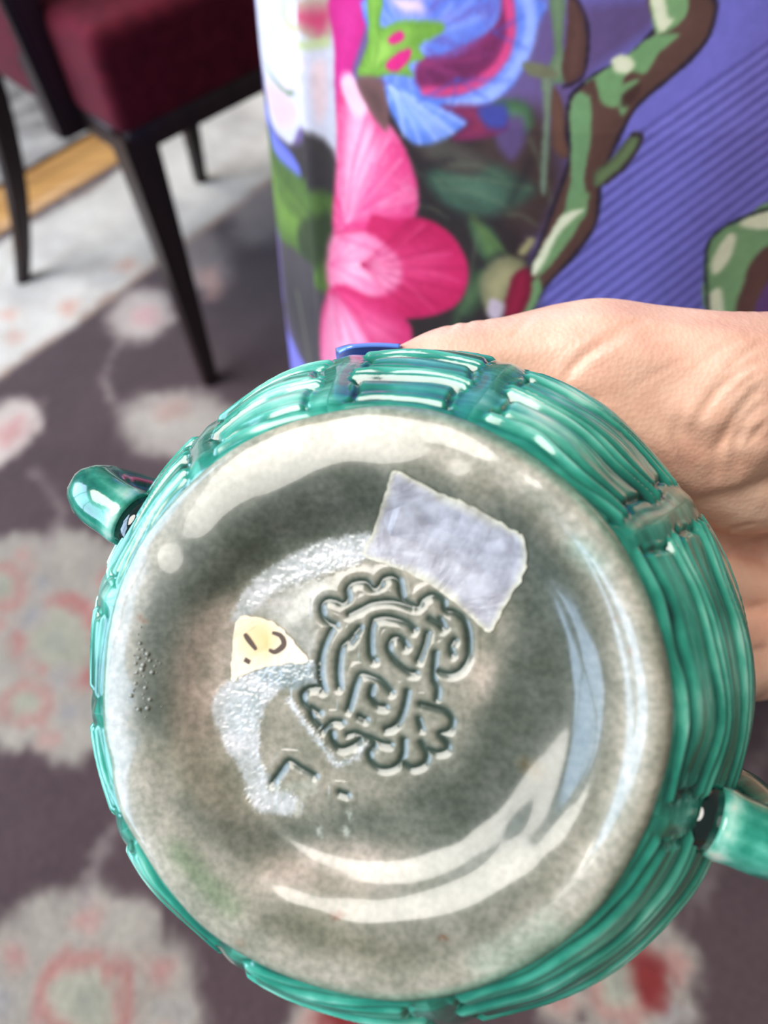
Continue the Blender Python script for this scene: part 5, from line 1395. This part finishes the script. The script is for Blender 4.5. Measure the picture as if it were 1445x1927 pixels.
# ------------------------------------------------------------------ the person: hand, arm and body
def chain_spheres(chains, scale=1e-4, sub=2, step=0.22):
    bm = bmesh.new()
    bmesh.ops.create_icosphere(bm, subdivisions=sub, radius=1)
    base_v = np.array([v.co[:] for v in bm.verts])
    base_f = np.array([[v.index for v in f.verts] for f in bm.faces])
    bm.free()
    V, Fs = [], []
    cnt = 0
    for ch in chains:
        c = np.array(ch, float) * scale
        c = smooth_line(c, 5) if len(c) > 2 else c
        for i in range(len(c) - 1):
            L = np.linalg.norm(c[i + 1, :3] - c[i, :3])
            n = max(1, int(L / (min(c[i, 3], c[i + 1, 3]) * step)))
            for t in np.linspace(0, 1, n, endpoint=(i == len(c) - 2)) if n > 1 else [0.0, 1.0]:
                q = c[i] * (1 - t) + c[i + 1] * t
                V.append(base_v * q[3] + q[:3])
                Fs.append(base_f + cnt)
                cnt += len(base_v)
    return np.concatenate(V), np.concatenate(Fs)


def remeshed(V, F, voxel, smooth, iters):
    me = bpy.data.meshes.new('tmp')
    me.from_pydata(V.tolist(), [], F.tolist())
    o = bpy.data.objects.new('tmp', me)
    COL.objects.link(o)
    m = o.modifiers.new('r', 'REMESH')
    m.mode = 'VOXEL'
    m.voxel_size = voxel
    m = o.modifiers.new('s', 'SMOOTH')
    m.factor = smooth
    m.iterations = iters
    dg = bpy.context.evaluated_depsgraph_get()
    out = bpy.data.meshes.new_from_object(o.evaluated_get(dg))
    bpy.data.objects.remove(o)
    return out


# forearm and upper arm continue from the wrist to the shoulder (metres x 1e4)
ARM = [[(1700, 1500, 7660, 250), (1900, 1700, 7800, 265), (2500, 2250, 8350, 340), (3300, 3000, 9050, 410), (3550, 3250, 9350, 420)],
       [(3550, 3250, 9350, 420), (3560, 3600, 10200, 450), (3480, 4050, 11300, 500), (3250, 4250, 12100, 560)],
       [(1620, 1540, 7860, 190), (1900, 1760, 7980, 230), (2500, 2280, 8400, 320)]]
arm_me = remeshed(*chain_spheres(HAND_CHAINS + ARM), 0.00100, 0.5, 16)
BODY = [[(1500, 4350, 8600, 1500), (1500, 4350, 10000, 1250), (1500, 4400, 11500, 1350), (1500, 4400, 11900, 1150)],
        [(700, 4350, 8400, 900), (720, 4350, 5000, 620), (760, 4400, 2800, 560), (780, 4450, 900, 380), (780, 4420, 750, 360)],
        [(2300, 4350, 8400, 900), (2280, 4350, 5000, 620), (2240, 4400, 2800, 560), (2220, 4450, 900, 380), (2220, 4420, 750, 360)],
        [(780, 4550, 470, 340), (770, 3500, 420, 300), (760, 2700, 350, 230)],
        [(2220, 4550, 470, 340), (2230, 3500, 420, 300), (2240, 2700, 350, 230)],
        [(500, 4350, 12000, 500), (1500, 4350, 12300, 700), (2700, 4300, 12100, 560), (3300, 4230, 12100, 560)]]
body_me = remeshed(*chain_spheres(BODY, 1e-4, 2, 0.3), 0.008, 0.5, 4)
bm = bmesh.new()
bm.from_mesh(arm_me)
bm.from_mesh(body_me)
me = bpy.data.meshes.new('person')
bm.to_mesh(me)
bm.free()
me.materials.clear()
me.materials.append(SKIN)
me.shade_smooth()
person = link(bpy.data.objects.new('person', me))
tag(person, 'person in a flowered purple dress holding the green pot, blue polish on the thumb nail', 'person')


def crease(o, lines):
    co = np.zeros(len(o.data.vertices) * 3, np.float32)
    o.data.vertices.foreach_get('co', co)
    co = co.reshape(-1, 3).astype(float)
    nm = np.zeros(len(o.data.vertices) * 3, np.float32)
    o.data.vertices.foreach_get('normal', nm)
    nm = nm.reshape(-1, 3)
    push = np.zeros(len(co))
    for pts, depth, width in lines:
        p = smooth_line(np.array(pts, float) * 1e-5, 4)
        lo_, hi_ = p.min(0) - 4 * width, p.max(0) + 4 * width
        w_ = np.where(((co > lo_) & (co < hi_)).all(1))[0]
        if not len(w_):
            continue
        q = co[w_]
        best = np.full(len(q), 1.0)
        par = np.zeros(len(q))
        for i in range(len(p) - 1):
            d_ = p[i + 1] - p[i]
            t = np.clip((q - p[i]) @ d_ / (d_ @ d_ + 1e-15), 0, 1)
            dist = np.linalg.norm(q - p[i] - t[:, None] * d_, axis=1)
            c_ = dist < best
            best[c_] = dist[c_]
            par[c_] = (i + t[c_]) / (len(p) - 1)
        fade = np.sin(math.pi * np.clip(par, 0.02, 0.98)) ** 0.6
        push[w_] += fade * depth * (-0.85 * np.exp(-(best / width) ** 2) + 0.12 * np.exp(-((best - 2.3 * width) / width) ** 2))
    co += nm * push[:, None]
    o.data.vertices.foreach_set('co', co.astype(np.float32).ravel())
    o.data.update()


crease(person, CREASES)

# thumb nail: a long arched plate of blue polish
N0, N1 = Vector(NAIL_ENDS[0]), Vector(NAIL_ENDS[1])
nd = (N1 - N0).normalized()
nup = (CAM_U * 0.93 + CAM_F * 0.30)
nup = (nup - nd * nup.dot(nd)).normalized()
nside = nd.cross(nup)
LN = (N1 - N0).length
nu_, nv_ = 26, 22
PT = np.zeros((nu_, nv_, 3))
PB = np.zeros((nu_, nv_, 3))
for i in range(nu_):
    t = i / (nu_ - 1)
    half = 0.0058 * (1 - 0.35 * (1 - min(1, t / 0.25)) ** 2)
    for j in range(nv_):
        s_ = -1 + 2 * j / (nv_ - 1)
        arch = -0.0026 * s_ * s_ + 0.0006 * math.sin(math.pi * t)
        q = N0 + nd * (LN * (t + 0.05 * (1 - s_ * s_) * (1 if t > 0.5 else -1) * abs(t - 0.5) * 2)) + nside * (half * s_) + nup * arch
        PT[i, j] = q + nup * 0.0005
        PB[i, j] = q - nup * 0.0005
ring = np.concatenate([PT, PB[:, ::-1]], 1)
nail = grid_obj('thumb_nail', ring, NAIL, person, wrap_v=True)
bm = bmesh.new()
bm.from_mesh(nail.data)
bm.verts.ensure_lookup_table()
for i in (0, nu_ - 1):
    o_ = i * nv_ * 2
    for j in range(nv_ - 1):
        bm.faces.new([bm.verts[o_ + q] for q in (j, j + 1, 2 * nv_ - 2 - j, 2 * nv_ - 1 - j)])
bmesh.ops.recalc_face_normals(bm, faces=bm.faces[:])
bm.to_mesh(nail.data)
bm.free()
nail.data.shade_smooth()
nail['label'] = 'long glossy blue thumb nail'

# the dress: printed cloth hanging from the shoulders, a front panel folded over at one side
DX, DY, DA, DB, FOLD = DRESS_SHAPE


def dress_k(z):
    return np.interp(z, DRESS_Z, DRESS_K)


def dress_at(phi, z):
    kk = dress_k(z)
    st = 1 / (1 + np.exp(-(phi - FOLD) / 0.02))
    off = -0.012 * (1 - st) + 0.004 * np.exp(-((phi - FOLD - 0.03) / 0.05) ** 2)
    off = np.where(np.abs(phi) < 1.7, off, -0.012 * np.exp(-((np.abs(phi) - 1.7) / 0.5)) * (phi < 0))
    ripple = (0.0022 * np.sin(phi * 9 + z * 7) + 0.0016 * np.sin(phi * 21 - z * 11)) * np.clip(1.15 - z, 0, 1)
    off = off + ripple
    return np.stack([DX + (DA * kk + off) * np.sin(phi), DY - (DB * kk + off) * np.cos(phi), z], -1)


pd = Print(-3400, 700, 5000, 9200, 6, (118, 113, 196))
pd.run(DRESS_PRINT, 2.0, 8)
phi = np.r_[np.linspace(-1.7, 0.35, 620), np.linspace(0.35, 2 * math.pi - 1.7, 90)[1:-1]]
zz = np.r_[np.linspace(0.28, 0.50, 40), np.linspace(0.50, 0.92, 600)[1:], np.linspace(0.92, 1.27, 40)[1:]]
PH, ZZ = np.meshgrid(phi, zz, indexing='ij')
Q = dress_at(np.where(PH > math.pi, PH - 2 * math.pi, PH), ZZ)
dress = grid_obj('dress', Q, CLOTH, person, wrap_u=True)
dc = lin(pd.at(PH * 2000, ZZ * 10000))
set_color(dress, 'print', dc.reshape(-1, 3))
dress['label'] = 'purple dress printed with pink and blue flowers and a mottled green branch'
